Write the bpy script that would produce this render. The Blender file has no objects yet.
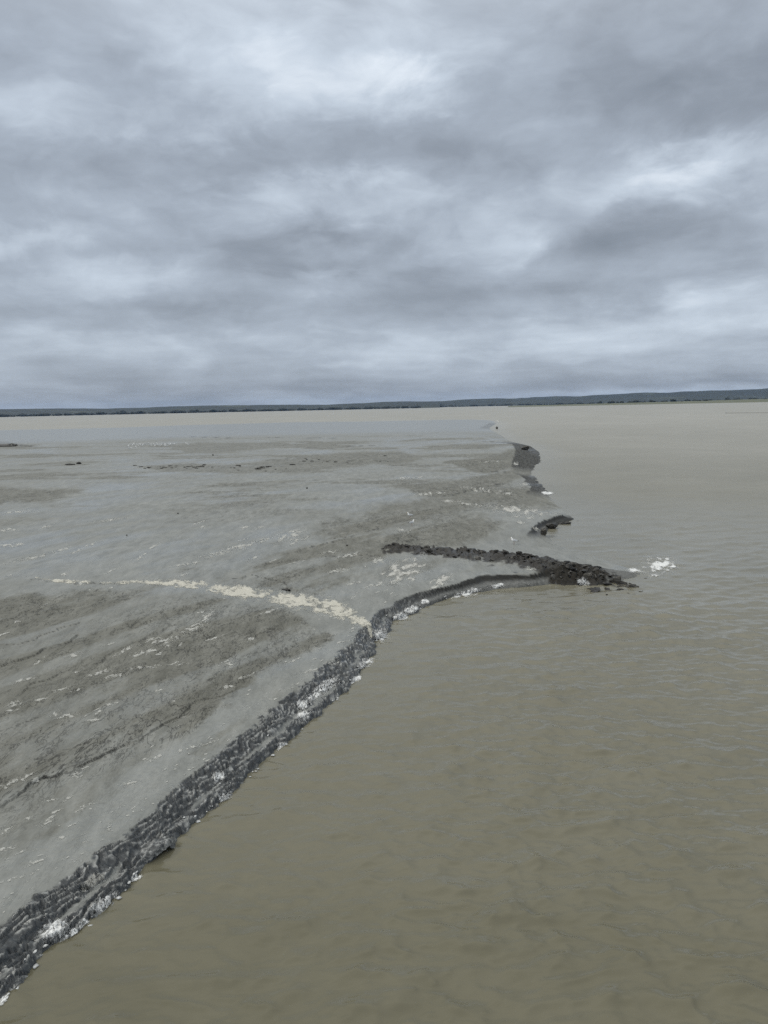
import bpy, bmesh, math, random
import numpy as np
from mathutils import Matrix, Vector

S = bpy.context.scene
COL = S.collection
R = math.radians

# ------------------------------------------------------------------ camera
F = 770.0                       # focal length in pixels of a 768 x 1024 frame
CAM_H = 8.4
PITCH = math.atan(105.0 / F)
ROLL = R(1.2)
_f = Vector((0, math.cos(PITCH), -math.sin(PITCH)))
_r0 = Vector((1, 0, 0))
_u0 = _r0.cross(_f)
_r = _r0 * math.cos(ROLL) - _u0 * math.sin(ROLL)
_u = _r0 * math.sin(ROLL) + _u0 * math.cos(ROLL)
cam_d = bpy.data.cameras.new("camera")
cam = bpy.data.objects.new("camera", cam_d)
COL.objects.link(cam)
cam.matrix_world = Matrix(((_r.x, _u.x, -_f.x, 0), (_r.y, _u.y, -_f.y, 0), (_r.z, _u.z, -_f.z, CAM_H), (0, 0, 0, 1)))
cam_d.sensor_fit = 'AUTO'
cam_d.sensor_width = 36
cam_d.lens = 36 * F / 1024
cam_d.clip_start = 0.1
cam_d.clip_end = 60000
S.camera = cam
S.render.resolution_x, S.render.resolution_y = 768, 1024

# ------------------------------------------------------------------ exposure
S.view_settings.view_transform = 'Standard'
S.view_settings.look = 'None'
S.view_settings.exposure = 0.0
S.view_settings.gamma = 1.0
S.view_settings.use_curve_mapping = False
S.cycles.max_bounces = 6
S.cycles.volume_bounces = 1
S.cycles.use_denoising = False

# ------------------------------------------------------------------ sun
SUN_EL, SUN_AZ = 42.0, -80.0     # azimuth from +Y towards +X
sd = bpy.data.lights.new("sun", 'SUN')
sd.energy = 1.3
sd.angle = R(15)
sd.color = (1.0, 0.95, 0.87)
sun = bpy.data.objects.new("sun", sd)
COL.objects.link(sun)
_sv = Vector((math.sin(R(SUN_AZ)) * math.cos(R(SUN_EL)), math.cos(R(SUN_AZ)) * math.cos(R(SUN_EL)), math.sin(R(SUN_EL))))
sun.rotation_euler = _sv.to_track_quat('Z', 'Y').to_euler()
sun.location = (0, 0, 400)


# ------------------------------------------------------------------ node helper
class NT:
    def __init__(self, tree):
        self.t = tree
        for n in list(tree.nodes):
            tree.nodes.remove(n)

    def n(self, kind, **kw):
        node = self.t.nodes.new(kind)
        for k, v in kw.items():
            setattr(node, k, v)
        return node

    def put(self, sock, v):
        if isinstance(v, bpy.types.NodeSocket):
            self.t.links.new(v, sock)
        elif isinstance(v, (tuple, list)) and len(v) == 3 and sock.type == 'RGBA':
            sock.default_value = (*v, 1)
        else:
            sock.default_value = v

    def m(self, op, a, b=0.0, c=0.0, clamp=False):
        node = self.n('ShaderNodeMath', operation=op, use_clamp=clamp)
        self.put(node.inputs[0], a)
        self.put(node.inputs[1], b)
        if len(node.inputs) > 2:
            self.put(node.inputs[2], c)
        return node.outputs[0]

    def v(self, op, a, b=(0, 0, 0), c=(0, 0, 0), scale=None):
        node = self.n('ShaderNodeVectorMath', operation=op)
        self.put(node.inputs[0], a)
        self.put(node.inputs[1], b)
        if op == 'MULTIPLY_ADD':
            self.put(node.inputs[2], c)
        if scale is not None:
            self.put(node.inputs['Scale'], scale)
        return node.outputs['Value'] if op in ('DOT_PRODUCT', 'LENGTH') else node.outputs['Vector']

    def noise(self, vec, scale, detail=4.0, rough=0.5, dist=0.0, color=False):
        node = self.n('ShaderNodeTexNoise')
        self.put(node.inputs['Vector'], vec)
        node.inputs['Scale'].default_value = scale
        node.inputs['Detail'].default_value = detail
        node.inputs['Roughness'].default_value = rough
        node.inputs['Distortion'].default_value = dist
        return node.outputs['Color' if color else 'Fac']

    def ramp(self, fac, stops, interp='LINEAR'):
        node = self.n('ShaderNodeValToRGB')
        cr = node.color_ramp
        cr.interpolation = interp
        while len(cr.elements) < len(stops):
            cr.elements.new(0.5)
        for e, (p, c) in zip(cr.elements, stops):
            e.position = p
            e.color = (*c, 1) if len(c) == 3 else c
        self.put(node.inputs[0], fac)
        return node.outputs[0]

    def maprange(self, v, a, b, c=0.0, d=1.0, smooth=True):
        node = self.n('ShaderNodeMapRange')
        node.interpolation_type = 'SMOOTHSTEP' if smooth else 'LINEAR'
        self.put(node.inputs[0], v)
        for i, q in zip((1, 2, 3, 4), (a, b, c, d)):
            node.inputs[i].default_value = q
        return node.outputs[0]

    def mix(self, fac, a, b):
        node = self.n('ShaderNodeMix', data_type='RGBA')
        self.put(node.inputs[0], fac)
        self.put(node.inputs[6], a)
        self.put(node.inputs[7], b)
        return node.outputs[2]

    def attr(self, name):
        return self.n('ShaderNodeAttribute', attribute_name=name).outputs['Fac']


def sky_dir(px, py):
    d = _f * F + _r * (px - 384) + _u * (512 - py)
    d.normalize()
    return math.degrees(math.atan2(d.x, d.y)), math.degrees(math.asin(d.z))


# ------------------------------------------------------------------ world: overcast cloud deck over a Nishita sky
W = bpy.data.worlds.new("World")
S.world = W
W.use_nodes = True
w = NT(W.node_tree)
tc = w.n('ShaderNodeTexCoord').outputs['Generated']
d_ = w.v('NORMALIZE', tc)
sep = w.n('ShaderNodeSeparateXYZ')
w.put(sep.inputs[0], d_)
dx, dy, dz = sep.outputs
zc = w.m('MAXIMUM', dz, 0.0)
inv = w.m('DIVIDE', 1.0, w.m('ADD', zc, 0.10))
comb = w.n('ShaderNodeCombineXYZ')
w.put(comb.inputs[0], w.m('MULTIPLY', dx, inv))
w.put(comb.inputs[1], w.m('MULTIPLY', dy, inv))
w.put(comb.inputs[2], w.m('MULTIPLY', zc, 2.2))
P = comb.outputs[0]                                          # point on the cloud deck
wc = w.v('SUBTRACT', w.noise(P, 1.3, 4, 0.55, color=True), (0.5, 0.5, 0.5))
PW = w.v('MULTIPLY_ADD', wc, (0.32, 0.32, 0.32), P)
D3 = w.v('MULTIPLY', d_, (1.0, 1.0, 2.1))                    # puffs seen from the side
wd3 = w.v('SUBTRACT', w.noise(D3, 4.0, 4, 0.55, color=True), (0.5, 0.5, 0.5))
D3 = w.v('MULTIPLY_ADD', wd3, (0.16, 0.16, 0.16), D3)
n_big = w.noise(PW, 0.8, 2, 0.5)
n_mid = w.noise(PW, 1.9, 7, 0.5)
n_puff = w.noise(D3, 7.0, 8, 0.52)
n_fine = w.noise(D3, 19.0, 6, 0.55)
UP = w.v('ADD', D3, (0.0, 0.0, 0.085))
n_lit = w.m('SUBTRACT', w.noise(D3, 6.0, 5, 0.5), w.noise(UP, 6.0, 5, 0.5))    # pale tops, grey bases
# angular coordinates for the broad bright breaks and dark banks
az = w.m('MULTIPLY', w.m('ARCTAN2', dx, dy), 180 / math.pi)
el = w.m('MULTIPLY', w.m('ARCSINE', dz), 180 / math.pi)
c2 = w.n('ShaderNodeCombineXYZ')
w.put(c2.inputs[0], az)
w.put(c2.inputs[1], el)
wob = w.v('SUBTRACT', w.noise(D3, 5.0, 6, 0.6, color=True), (0.5, 0.5, 0.5))
elw = w.maprange(el, 0, 14, 0.25, 1.0)
A = w.v('ADD', c2.outputs[0], w.v('SCALE', w.v('MULTIPLY', wob, (15, 9, 0)), scale=elw))
BLOBS = [  # px, py, half-width, half-height in pixels, strength
    (320, 85, 80, 30, 0.20), (425, 86, 36, 14, 0.26), (300, 105, 60, 20, 0.10), (690, 165, 55, 22, 0.40), (560, 150, 50, 26, 0.16), (522, 238, 36, 18, 0.30),
    (345, 200, 90, 20, 0.24), (20, 235, 50, 14, 0.16), (130, 290, 60, 14, 0.16), (330, 290, 40, 9, 0.16), (200, 210, 60, 16, 0.14),
    (640, 330, 170, 14, 0.24), (420, 355, 130, 9, 0.16), (700, 300, 90, 10, 0.12), (60, 345, 110, 8, 0.10), (470, 240, 90, 18, 0.08), (650, 391, 160, 4, 0.26),
    (20, 110, 120, 40, 0.12), (200, 40, 60, 30, 0.10), (640, 90, 70, 30, 0.04), (430, 20, 120, 30, 0.02),
    (90, 40, 90, 30, -0.10), (230, 165, 150, 18, -0.20), (60, 160, 120, 22, -0.14), (730, 50, 110, 50, -0.24), (480, 150, 110, 26, -0.16),
    (345, 262, 90, 14, -0.22), (650, 235, 110, 24, -0.20), (100, 215, 100, 10, -0.08), (560, 290, 200, 12, -0.14), (200, 320, 200, 8, -0.14),
    (560, 40, 80, 30, -0.12), (740, 120, 60, 12, -0.14), (384, 392, 700, 10, -0.30), (150, 375, 300, 10, -0.08), (60, 260, 120, 14, -0.08), (230, 245, 90, 14, -0.08),
]
acc = None
for (px, py, hw, hh, st) in BLOBS:
    a0, e0 = sky_dir(px, py)
    sa = hw / F * 57.3
    se = hh / F * 57.3
    q = w.v('MULTIPLY_ADD', A, (1 / sa, 1 / se, 0), (-a0 / sa, -e0 / se, 0))
    dd = w.v('DOT_PRODUCT', q, q)
    g = w.m('POWER', 0.5, dd)
    acc = w.m('MULTIPLY', g, st) if acc is None else w.m('MULTIPLY_ADD', g, st, acc)
b = w.m('ADD', acc, 0.525)
b = w.m('MULTIPLY_ADD', w.m('SUBTRACT', n_big, 0.5), 0.30, b)
b = w.m('MULTIPLY_ADD', w.m('SUBTRACT', n_mid, 0.5), 0.26, b)
b = w.m('MULTIPLY_ADD', w.m('SUBTRACT', n_puff, 0.5), w.maprange(el, 1, 14, 0.24, 0.44), b)
b = w.m('MULTIPLY_ADD', n_lit, w.maprange(el, 1, 12, 0.45, 0.58), b)
c3 = w.n('ShaderNodeCombineXYZ')
w.put(c3.inputs[0], w.m('MULTIPLY', az, 0.055))
w.put(c3.inputs[1], w.m('MULTIPLY', el, 0.42))
bandv = w.v('ADD', c3.outputs[0], w.v('SCALE', wob, scale=0.9))
b = w.m('MULTIPLY_ADD', w.m('SUBTRACT', w.noise(bandv, 1.4, 5, 0.55), 0.5), w.maprange(el, 3, 15, 0.55, 0.10), b)   # thin layers low over the horizon
b = w.m('MULTIPLY_ADD', w.m('SUBTRACT', n_fine, 0.5), w.maprange(el, 1, 14, 0.14, 0.26), b)
cloud = w.ramp(b, [(0.0, (0.20, 0.232, 0.275)), (0.3, (0.298, 0.338, 0.395)), (0.55, (0.408, 0.464, 0.54)), (0.8, (0.575, 0.650, 0.740)), (1.0, (0.78, 0.85, 0.93))])
lift = w.maprange(el, 19, 55, 1.0, 3.0)                      # the deck brightens and pales towards the zenith
cloud = w.mix(w.maprange(el, 20, 45, 0.0, 0.85), cloud, (0.46, 0.455, 0.43))
cloud = w.v('SCALE', cloud, scale=w.m('MULTIPLY', lift, 10.0))
sky = w.n('ShaderNodeTexSky', sky_type='NISHITA')
sky.sun_disc = False
sky.sun_elevation = R(SUN_EL)
sky.sun_rotation = R(SUN_AZ)
fin = w.mix(0.95, sky.outputs[0], cloud)
bg = w.n('ShaderNodeBackground')
w.put(bg.inputs[0], fin)
bg.inputs[1].default_value = 0.1
wo = w.n('ShaderNodeOutputWorld')
w.put(wo.inputs[0], bg.outputs[0])


# ------------------------------------------------------------------ numpy noise
def _hash(ix, iy, seed):
    h = (ix.astype(np.int64) * 374761393 + iy.astype(np.int64) * 668265263 + seed * 974634541) & 0xFFFFFFFF
    h = ((h ^ (h >> 13)) * 1274126177) & 0xFFFFFFFF
    h = (h ^ (h >> 16)) & 0xFFFFFFFF
    return h.astype(np.float32) / np.float32(4294967296.0)


def perlin(x, y, seed=0):
    x0 = np.floor(x)
    y0 = np.floor(y)
    fx = (x - x0).astype(np.float32)
    fy = (y - y0).astype(np.float32)
    ix = x0.astype(np.int64)
    iy = y0.astype(np.int64)
    u = fx * fx * fx * (fx * (fx * 6 - 15) + 10)
    v = fy * fy * fy * (fy * (fy * 6 - 15) + 10)

    def g(i, j):
        a = _hash(ix + i, iy + j, seed) * np.float32(2 * math.pi)
        return np.cos(a) * (fx - i) + np.sin(a) * (fy - j)
    n0 = g(0, 0) * (1 - u) + g(1, 0) * u
    n1 = g(0, 1) * (1 - u) + g(1, 1) * u
    return (n0 * (1 - v) + n1 * v) * 1.5


def fbm(x, y, lam, octs=4, gain=0.5, seed=0, lod=None):
    """lam = longest wavelength in metres; octaves finer than the mesh are faded out"""
    out = np.zeros(x.shape, np.float32)
    a = 1.0
    for o in range(octs):
        l = lam / 2 ** o
        n = perlin(x / l + 17.3 * o, y / l - 9.1 * o, seed + o * 7)
        if lod is not None:
            n = n * np.clip(1.7 - 3.4 * lod / l, 0, 1)
        out += a * n
        a *= gain
    return out


def worley(x, y, seed=0):
    ix = np.floor(x).astype(np.int64)
    iy = np.floor(y).astype(np.int64)
    f1 = np.full(x.shape, 9.0, np.float32)
    f2 = np.full(x.shape, 9.0, np.float32)
    idv = np.zeros(x.shape, np.float32)
    for i in (-1, 0, 1):
        for j in (-1, 0, 1):
            cx = ix + i
            cy = iy + j
            px = cx + _hash(cx, cy, seed)
            py = cy + _hash(cx, cy, seed + 1)
            d = ((x - px) ** 2 + (y - py) ** 2).astype(np.float32)
            nid = _hash(cx, cy, seed + 2)
            near = d < f1
            f2 = np.where(near, f1, np.minimum(f2, d))
            idv = np.where(near, nid, idv)
            f1 = np.where(near, d, f1)
    return np.sqrt(f1), np.sqrt(f2), idv


def smooth(a, b, x):
    t = np.clip((x - a) / (b - a), 0, 1)
    return t * t * (3 - 2 * t)


# ------------------------------------------------------------------ the plan of the place, surveyed from the photograph
def at(px, py, z=0.0):
    d = _f * F + _r * (px - 384) + _u * (512 - py)
    k = (z - CAM_H) / d.z
    return (d.x * k, d.y * k)


WATERLINE = [(0, 1004), (21, 983), (30, 969), (44, 955), (70, 938), (89, 923), (115, 901), (131, 882), (145, 868), (164, 854), (176, 839), (200, 819),
             (229, 796), (250, 775), (279, 749), (297, 734), (315, 718), (334, 702), (349, 687), (362, 671), (371, 658), (375, 642), (386, 636),
             (393, 622), (409, 615), (429, 606), (446, 599), (466, 594), (495, 589), (537, 586), (570, 584), (593, 584), (618, 580.5), (633, 577.5), (640, 574.5)]
TOPLINE = [(0, 928), (14, 915), (35, 896), (63, 876), (94, 856), (116, 842), (120, 835), (131, 826), (145, 818), (159, 805), (180, 782), (206, 765),
           (232, 740), (258, 721), (279, 704), (297, 689), (315, 674), (336, 656), (356, 640), (358, 631), (370, 621), (382, 610), (395, 601), (413, 594),
           (431, 587), (439, 592), (449, 587), (464, 580), (480, 574.6), (485, 570.6), (504, 572), (527, 579), (551, 581), (570, 582)]
BACKLINE = [  # pixel, bank width in metres, roughness of the bank
    (634, 571, 1.6, 0.15), (624, 567, 1.8, .1), (602, 559, 2.0, 0.15), (579, 554, 2.0, 0.1), (556, 544, 2.0, 0.1), (545, 535.5, 0.9, 0.8), (549, 529, 0.7, 1.0),
    (563, 523, 0.6, 1.0), (575, 519.5, 0.9, 0.7), (565, 513, 2.5, 0.2), (553, 500, 2.5, 0.25), (547, 491, 1.5, 0.9), (536, 480, 1.5, 0.9), (531, 474, 2.0, 0.3),
    (534, 467, 3.0, 0.9), (541, 461, 4.0, 1.0), (539, 452, 4.0, 1.0), (530, 446, 3.5, 1.0), (521, 444, 4.0, 0.8), (509, 441, 9.0, 0.1), (500, 434, 8.0, 0.0),
    (497, 430, 3.0, 0.5), (500.5, 424.5, 3.0, 0.5), (494, 421, 14.0, 0.0), (480, 419.5, 25.0, 0.0), (430, 419.8, 25.0, 0.0), (380, 421, 25.0, 0.0),
    (300, 422, 25.0, 0.0), (200, 425, 25.0, 0.0), (100, 428, 25.0, 0.0), (0, 430.5, 25.0, 0.0)]

top_pts = np.array([at(x, y, 0.42) for x, y in TOPLINE])
shore, swid, srgh = [], [], []
for i, (x, y) in enumerate(WATERLINE):
    p = np.array(at(x, y))
    seg_a, seg_b = top_pts[:-1], top_pts[1:]
    ab = seg_b - seg_a
    tt = np.clip(((p - seg_a) * ab).sum(1) / (ab * ab).sum(1), 0, 1)
    dist = np.sqrt((((seg_a + ab * tt[:, None]) - p) ** 2).sum(1)).min()
    shore.append(p)
    swid.append(float(np.clip(dist, 0.5, 2.6)))
    srgh.append(1.0 if x < 570 else 0.9)
p0, p1 = shore[0], shore[4]
dirn = (p0 - p1) / np.linalg.norm(p0 - p1)
lead = [p0 + dirn * L for L in (60, 25, 10, 4)]
shore = lead + shore
swid = [1.4] * 4 + swid
srgh = [1.0] * 4 + srgh
for (x, y, ww, rr) in BACKLINE:
    shore.append(np.array(at(x, y)))
    swid.append(ww)
    srgh.append(rr)
q0 = shore[-1]
shore += [q0 + np.array((-150, 5)), q0 + np.array((-500, 10)), np.array((-900, 200)), np.array((-900, -60)), np.array((lead[0][0] - 60, lead[0][1] - 40))]
swid += [25, 25, 25, 25, 5]
srgh += [0, 0, 0, 0, 0]
shore = np.array(shore)
swid = np.array(swid)
srgh = np.array(srgh)


def shore_field(x, y):
    """signed distance to the waterline (inside the mud positive), bank width and bank roughness there"""
    n = len(shore)
    best = np.full(x.shape, 1e9, np.float32)
    ww = np.zeros(x.shape, np.float32)
    rr = np.zeros(x.shape, np.float32)
    inside = np.zeros(x.shape, bool)
    for i in range(n):
        a, c = shore[i], shore[(i + 1) % n]
        ab = c - a
        t = np.clip(((x - a[0]) * ab[0] + (y - a[1]) * ab[1]) / (ab @ ab), 0, 1)
        d = (x - a[0] - ab[0] * t) ** 2 + (y - a[1] - ab[1] * t) ** 2
        m = d < best
        best = np.where(m, d, best)
        ww = np.where(m, swid[i] + (swid[(i + 1) % n] - swid[i]) * t, ww)
        rr = np.where(m, srgh[i] + (srgh[(i + 1) % n] - srgh[i]) * t, rr)
        if a[1] != c[1]:
            cond = ((a[1] > y) != (c[1] > y)) & (x < (c[0] - a[0]) * (y - a[1]) / (c[1] - a[1]) + a[0])
            inside ^= cond
    d = np.sqrt(best)
    return np.where(inside, d, -d), ww, rr


def plan(x, y):
    """perspective plan coordinates: bearing tangent and inverse range, so zones keep an even scale near and far"""
    yy = np.maximum(y, 3.0)
    return x / yy * F, 8.0 * F / yy


def plan_px(pts, z=0.4):
    g = np.array([at(a, b, z) for a, b in pts])
    X, Y = plan(g[:, 0], g[:, 1])
    return np.stack([X, Y], 1)


def poly_sd(X, Y, pts):
    n = len(pts)
    best = np.full(X.shape, 1e9, np.float32)
    inside = np.zeros(X.shape, bool)
    for i in range(n):
        a, c = pts[i], pts[(i + 1) % n]
        ab = c - a
        t = np.clip(((X - a[0]) * ab[0] + (Y - a[1]) * ab[1]) / (ab @ ab), 0, 1)
        best = np.minimum(best, (X - a[0] - ab[0] * t) ** 2 + (Y - a[1] - ab[1] * t) ** 2)
        if a[1] != c[1]:
            inside ^= ((a[1] > Y) != (c[1] > Y)) & (X < (c[0] - a[0]) * (Y - a[1]) / (c[1] - a[1]) + a[0])
    d = np.sqrt(best)
    return np.where(inside, d, -d)


# zones of coarse brown crumbly mud (the rest is smooth and wet): outline, feather, weight
ROUGH = [
    ([(-300, 640), (-60, 600), (60, 596), (150, 592), (235, 600), (300, 615), (318, 640), (285, 668), (230, 705), (165, 745), (110, 790), (50, 835), (-60, 900), (-300, 980)], 16, 1.0),
    ([(130, 592), (230, 566), (310, 535), (380, 508), (450, 488), (530, 490), (545, 505), (470, 515), (500, 530), (450, 545), (380, 560), (330, 600), (260, 590), (180, 584)], 14, 0.9),
    ([(-100, 488), (40, 486), (82, 489), (70, 496), (20, 504), (-100, 512)], 6, 0.8),
    ([(380, 486), (450, 478), (500, 470), (535, 466), (530, 480), (500, 488), (440, 497)], 5, 0.8),
    ([(300, 458), (330, 453), (400, 452), (420, 458), (390, 466), (330, 466)], 3, 0.7),
    ([(440, 462), (480, 456), (520, 448), (540, 455), (535, 466), (480, 472)], 3, 0.9),
    ([(170, 448), (200, 443), (280, 442), (300, 446), (240, 452), (190, 454)], 2.5, 0.6),
    ([(-100, 440), (0, 442), (40, 445), (20, 449), (-100, 450)], 2, 0.8),
    ([(130, 466), (190, 463), (300, 466), (330, 472), (240, 474), (160, 471)], 2.5, 0.6),
    ([(190, 754), (240, 724), (290, 691), (302, 683), (294, 697), (252, 729), (206, 759)], 5, 0.6),
    ([(340, 575), (400, 562), (500, 558), (560, 566), (560, 576), (480, 566), (430, 580), (400, 590)], 6, 0.45),
]
ROUGH = [(plan_px(p), f, wgt) for p, f, wgt in ROUGH]

# small scarps where the skin of the mud has broken: points, drop (m)
SCARPS = [
    ([(-40, 822), (0, 806), (18, 797), (25, 785), (42, 776), (56, 775), (72, 765), (86, 764), (109, 752), (122, 745), (139, 741), (156, 728), (182, 712), (193, 702), (214, 696), (232, 689), (248, 682)], 0.075),
    ([(-40, 680), (0, 667), (26, 658), (52, 647), (69, 642), (86, 632)], 0.09),
    ([(-30, 652), (0, 645), (26, 642), (44, 635), (70, 625), (88, 620)], 0.05),
    ([(10, 698), (31, 685), (47, 678), (65, 671), (96, 663), (112, 651), (130, 645), (148, 635), (172, 625), (193, 616)], 0.05),
    ([(-30, 634), (0, 622), (16, 615), (29, 607)], 0.05),
    ([(25, 578), (52, 581), (104, 583), (135, 583)], 0.07),
    ([(286, 554), (312, 547), (337, 540), (360, 534), (383, 526)], 0.09),
    ([(229, 580), (251, 575), (272, 579), (292, 585)], 0.06),
    ([(276, 590), (285, 587), (296, 590)], 0.16),
    ([(30, 762), (60, 750), (95, 740), (130, 727)], 0.03),
    ([(-40, 742), (10, 728), (40, 716)], 0.03),
    ([(255, 565), (300, 560), (340, 556), (372, 553)], 0.05),
    ([(140, 437), (190, 437), (230, 438), (300, 437)], 0.12),
    ([(300, 448), (350, 446), (390, 445)], 0.12),
    ([(320, 460), (360, 461), (390, 460)], 0.16),
    ([(300, 438), (320, 437.5), (345, 438)], 0.16),
    ([(470, 439), (490, 440), (512, 442.5)], 0.10),
    ([(-20, 444), (8, 443.5), (22, 445.5), (40, 447)], 0.25),
    ([(440, 496), (470, 490), (500, 484), (525, 484)], 0.10),
    ([(470, 471), (500, 470), (520, 472)], 0.12),
]
SCARPS = [(np.array([at(a, b, 0.42) for a, b in p]), dr) for p, dr in SCARPS]
RIDGE = np.array([at(a, b, 0.45) for a, b in [(380, 549), (405, 550), (450, 553), (490, 556), (520, 560), (550, 566), (585, 572), (612, 575.5), (634, 577)]])
TRAIL_PX = [(20, 575), (52, 581), (104, 583), (135, 582.5), (170, 584), (200, 587), (235, 592), (270, 597), (300, 602), (330, 608), (350, 615), (364, 622.5), (372, 629)]
TRAIL = np.array([at(a, b, 0.4) for a, b in TRAIL_PX])


def line_field(x, y, pts):
    """distance to a polyline, side (+ left of travel) and share of its length"""
    best = np.full(x.shape, 1e9, np.float32)
    side = np.zeros(x.shape, np.float32)
    along = np.zeros(x.shape, np.float32)
    L = np.concatenate([[0], np.cumsum(np.sqrt((np.diff(pts, axis=0) ** 2).sum(1)))])
    for i in range(len(pts) - 1):
        a, c = pts[i], pts[i + 1]
        ab = c - a
        tr = ((x - a[0]) * ab[0] + (y - a[1]) * ab[1]) / (ab @ ab)
        t = np.clip(tr, 0, 1)
        d = (x - a[0] - ab[0] * t) ** 2 + (y - a[1] - ab[1] * t) ** 2
        m = d < best
        best = np.where(m, d, best)
        cr = ab[0] * (y - a[1]) - ab[1] * (x - a[0])
        side = np.where(m, cr, side)
        along = np.where(m, (L[i] + t * (L[i + 1] - L[i])) / L[-1], along)
    return np.sqrt(best), np.sign(side), along, L[-1]


BX, BY = 0.52, 0.854          # the direction the ebb has combed the mud, parallel to the near bank


def terrain(x, y, full=True):
    """height of the mud and its surface masks at world points"""
    x = np.asarray(x, np.float32)
    y = np.asarray(y, np.float32)
    r = np.hypot(x, y)
    lod = np.maximum(r * 0.0011, r * r / CAM_H / F * 0.30) * 0.6
    jx = fbm(x, y, 1.2, 5, 0.6, 5, lod) * 0.16
    jy = fbm(x, y, 1.2, 5, 0.6, 15, lod) * 0.16
    amp = np.clip(r / 30, 0.5, 3.0) * (1 - 0.55 * smooth(26, 36, r) * smooth(90, 60, r))
    back = smooth(180, 260, r)
    d, bw, br = shore_field(x + jx * amp, y + jy * amp + back * (fbm(x, y * 0.3, 110, 3, 0.5, 25) * 22 + fbm(x * 0.5, y, 9, 2, 0.5, 27) * 4))
    X, Y = plan(x, y)
    wx = fbm(X, Y * 2.2, 90, 6, 0.62, 31) * 18
    wy = fbm(X, Y * 2.2, 90, 6, 0.62, 41) * 8
    rough = np.zeros(x.shape, np.float32)
    for pts, fe, wgt in ROUGH:
        sd_ = poly_sd(X + wx * min(1, fe / 10), Y + wy * min(1, fe / 10), pts)
        rough = np.maximum(rough, smooth(-fe * 0.6, fe * 0.6, sd_) * wgt)
    rough = np.maximum(rough, smooth(0.05, 0.45, fbm(x * 0.6, y, 16, 6, 0.62, 35)) * 0.62 * smooth(30, 80, r) * (1 - smooth(190, 250, r)))
    uu_, vv_ = x * BX + y * BY, -x * BY + y * BX
    stripe = smooth(-0.35, 0.20, fbm(uu_ * 0.16, vv_, 2.6, 4, 0.55, 37))
    rough = rough * (0.42 + 0.58 * np.maximum(stripe, smooth(40, 75, r)))
    t = d / np.maximum(bw, 0.05)
    # bank profile: foot scarp, shelf, crumbled upper scarp
    z_rough = np.interp(t, [-2, -0.3, 0, 0.10, 0.30, 0.45, 0.60, 0.85, 1.0, 1.2], [-1.2, -0.25, 0.0, 0.10, 0.15, 0.17, 0.25, 0.36, 0.415, 0.43]).astype(np.float32)
    z_soft = np.interp(t, [-2, 0, 1, 3, 8], [-0.8, 0.0, 0.16, 0.3, 0.43]).astype(np.float32)
    z = z_soft * (1 - br) + z_rough * br
    tb = t + fbm(x, y, 0.40, 4, 0.62, 47, lod) * 0.13 * (1 - 0.6 * smooth(26, 36, r))
    bank = smooth(-0.25, 0.02, t) * (1 - smooth(0.96, 1.06, tb)) * smooth(0.25, 0.8, br)
    far = smooth(60, 220, r)
    land = smooth(0.7, 1.6, t)
    # broad swells of the flat
    z += land * (fbm(x, y, 14, 3, 0.5, 51) * 0.035 + far * fbm(x * 0.5, y, 40, 3, 0.5, 55) * 0.10)
    # combed, terraced texture of the crumbly mud
    u = x * BX + y * BY
    v = -x * BY + y * BX
    cu = u * 0.34 + fbm(x, y, 5, 3, 0.5, 61) * 0.9
    cv = v + fbm(x, y, 3, 3, 0.5, 65) * 0.5
    n1 = fbm(cu, cv, 0.9, 5, 0.6, 71, lod)
    q = n1 * 4.5
    fr = q - np.floor(q)
    ter = (np.floor(q) + smooth(0.78, 1.0, fr)) / 4.5
    grain = fbm(x, y, 0.30, 4, 0.65, 81, lod)
    patch = smooth(-0.35, 0.5, fbm(u * 0.3, v, 4.5, 3, 0.55, 85))
    rg = rough * (0.35 + 0.65 * patch) * land
    z += rg * (ter * 0.050 + grain * 0.016) * np.clip(0.7 + r / 60, 0.8, 1.6)
    z += land * (fbm(cu * 0.7, cv, 0.5, 3, 0.5, 91, lod) * 0.006 + fbm(x * 0.8, y, 0.16, 2, 0.6, 95, lod) * 0.007)
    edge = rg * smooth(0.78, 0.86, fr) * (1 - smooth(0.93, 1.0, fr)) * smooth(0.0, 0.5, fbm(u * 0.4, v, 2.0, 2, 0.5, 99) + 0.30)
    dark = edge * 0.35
    # scarps
    sjx = fbm(x, y, 0.9, 4, 0.45, 105, lod) * 0.26
    sjy = fbm(x, y, 0.9, 4, 0.45, 115, lod) * 0.26
    brk = fbm(u, v, 1.1, 3, 0.55, 120)
    sjx = sjx + fbm(x, y, 0.28, 2, 0.6, 107, lod) * 0.05
    sjy = sjy + fbm(x, y, 0.28, 2, 0.6, 117, lod) * 0.05
    for pts, drop in SCARPS:
        drop = drop * (0.55 if pts[:, 1].mean() < 60 else 0.8)
        c = pts.mean(0)
        ext = np.sqrt(((pts - c) ** 2).sum(1)).max() + 6
        sel = ((x - c[0]) ** 2 + (y - c[1]) ** 2) < ext * ext
        if not sel.any():
            continue
        sc = np.clip(np.hypot(*c) / 30, 0.6, 3)
        dl, sg, al, Ln = line_field(x[sel] + sjx[sel] * sc, y[sel] + sjy[sel] * sc, pts)
        s = dl * sg
        endf = smooth(0, 0.10, al) * (1 - smooth(0.9, 1.0, al)) * (0.45 + 0.55 * smooth(-0.5, 0.25, brk[sel]))
        endf = endf * (dl < 5)
        wid = 0.010 * sc + lod[sel] * 0.45
        low = smooth(wid, -wid, s) * np.exp(-np.maximum(-s, 0) / (1.1 * sc))
        rim = np.exp(-(np.maximum(s, 0) / (0.35 * sc)) ** 2) * smooth(-wid, wid, s)
        z[sel] += endf * (-low * drop + rim * drop * 0.35)
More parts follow.
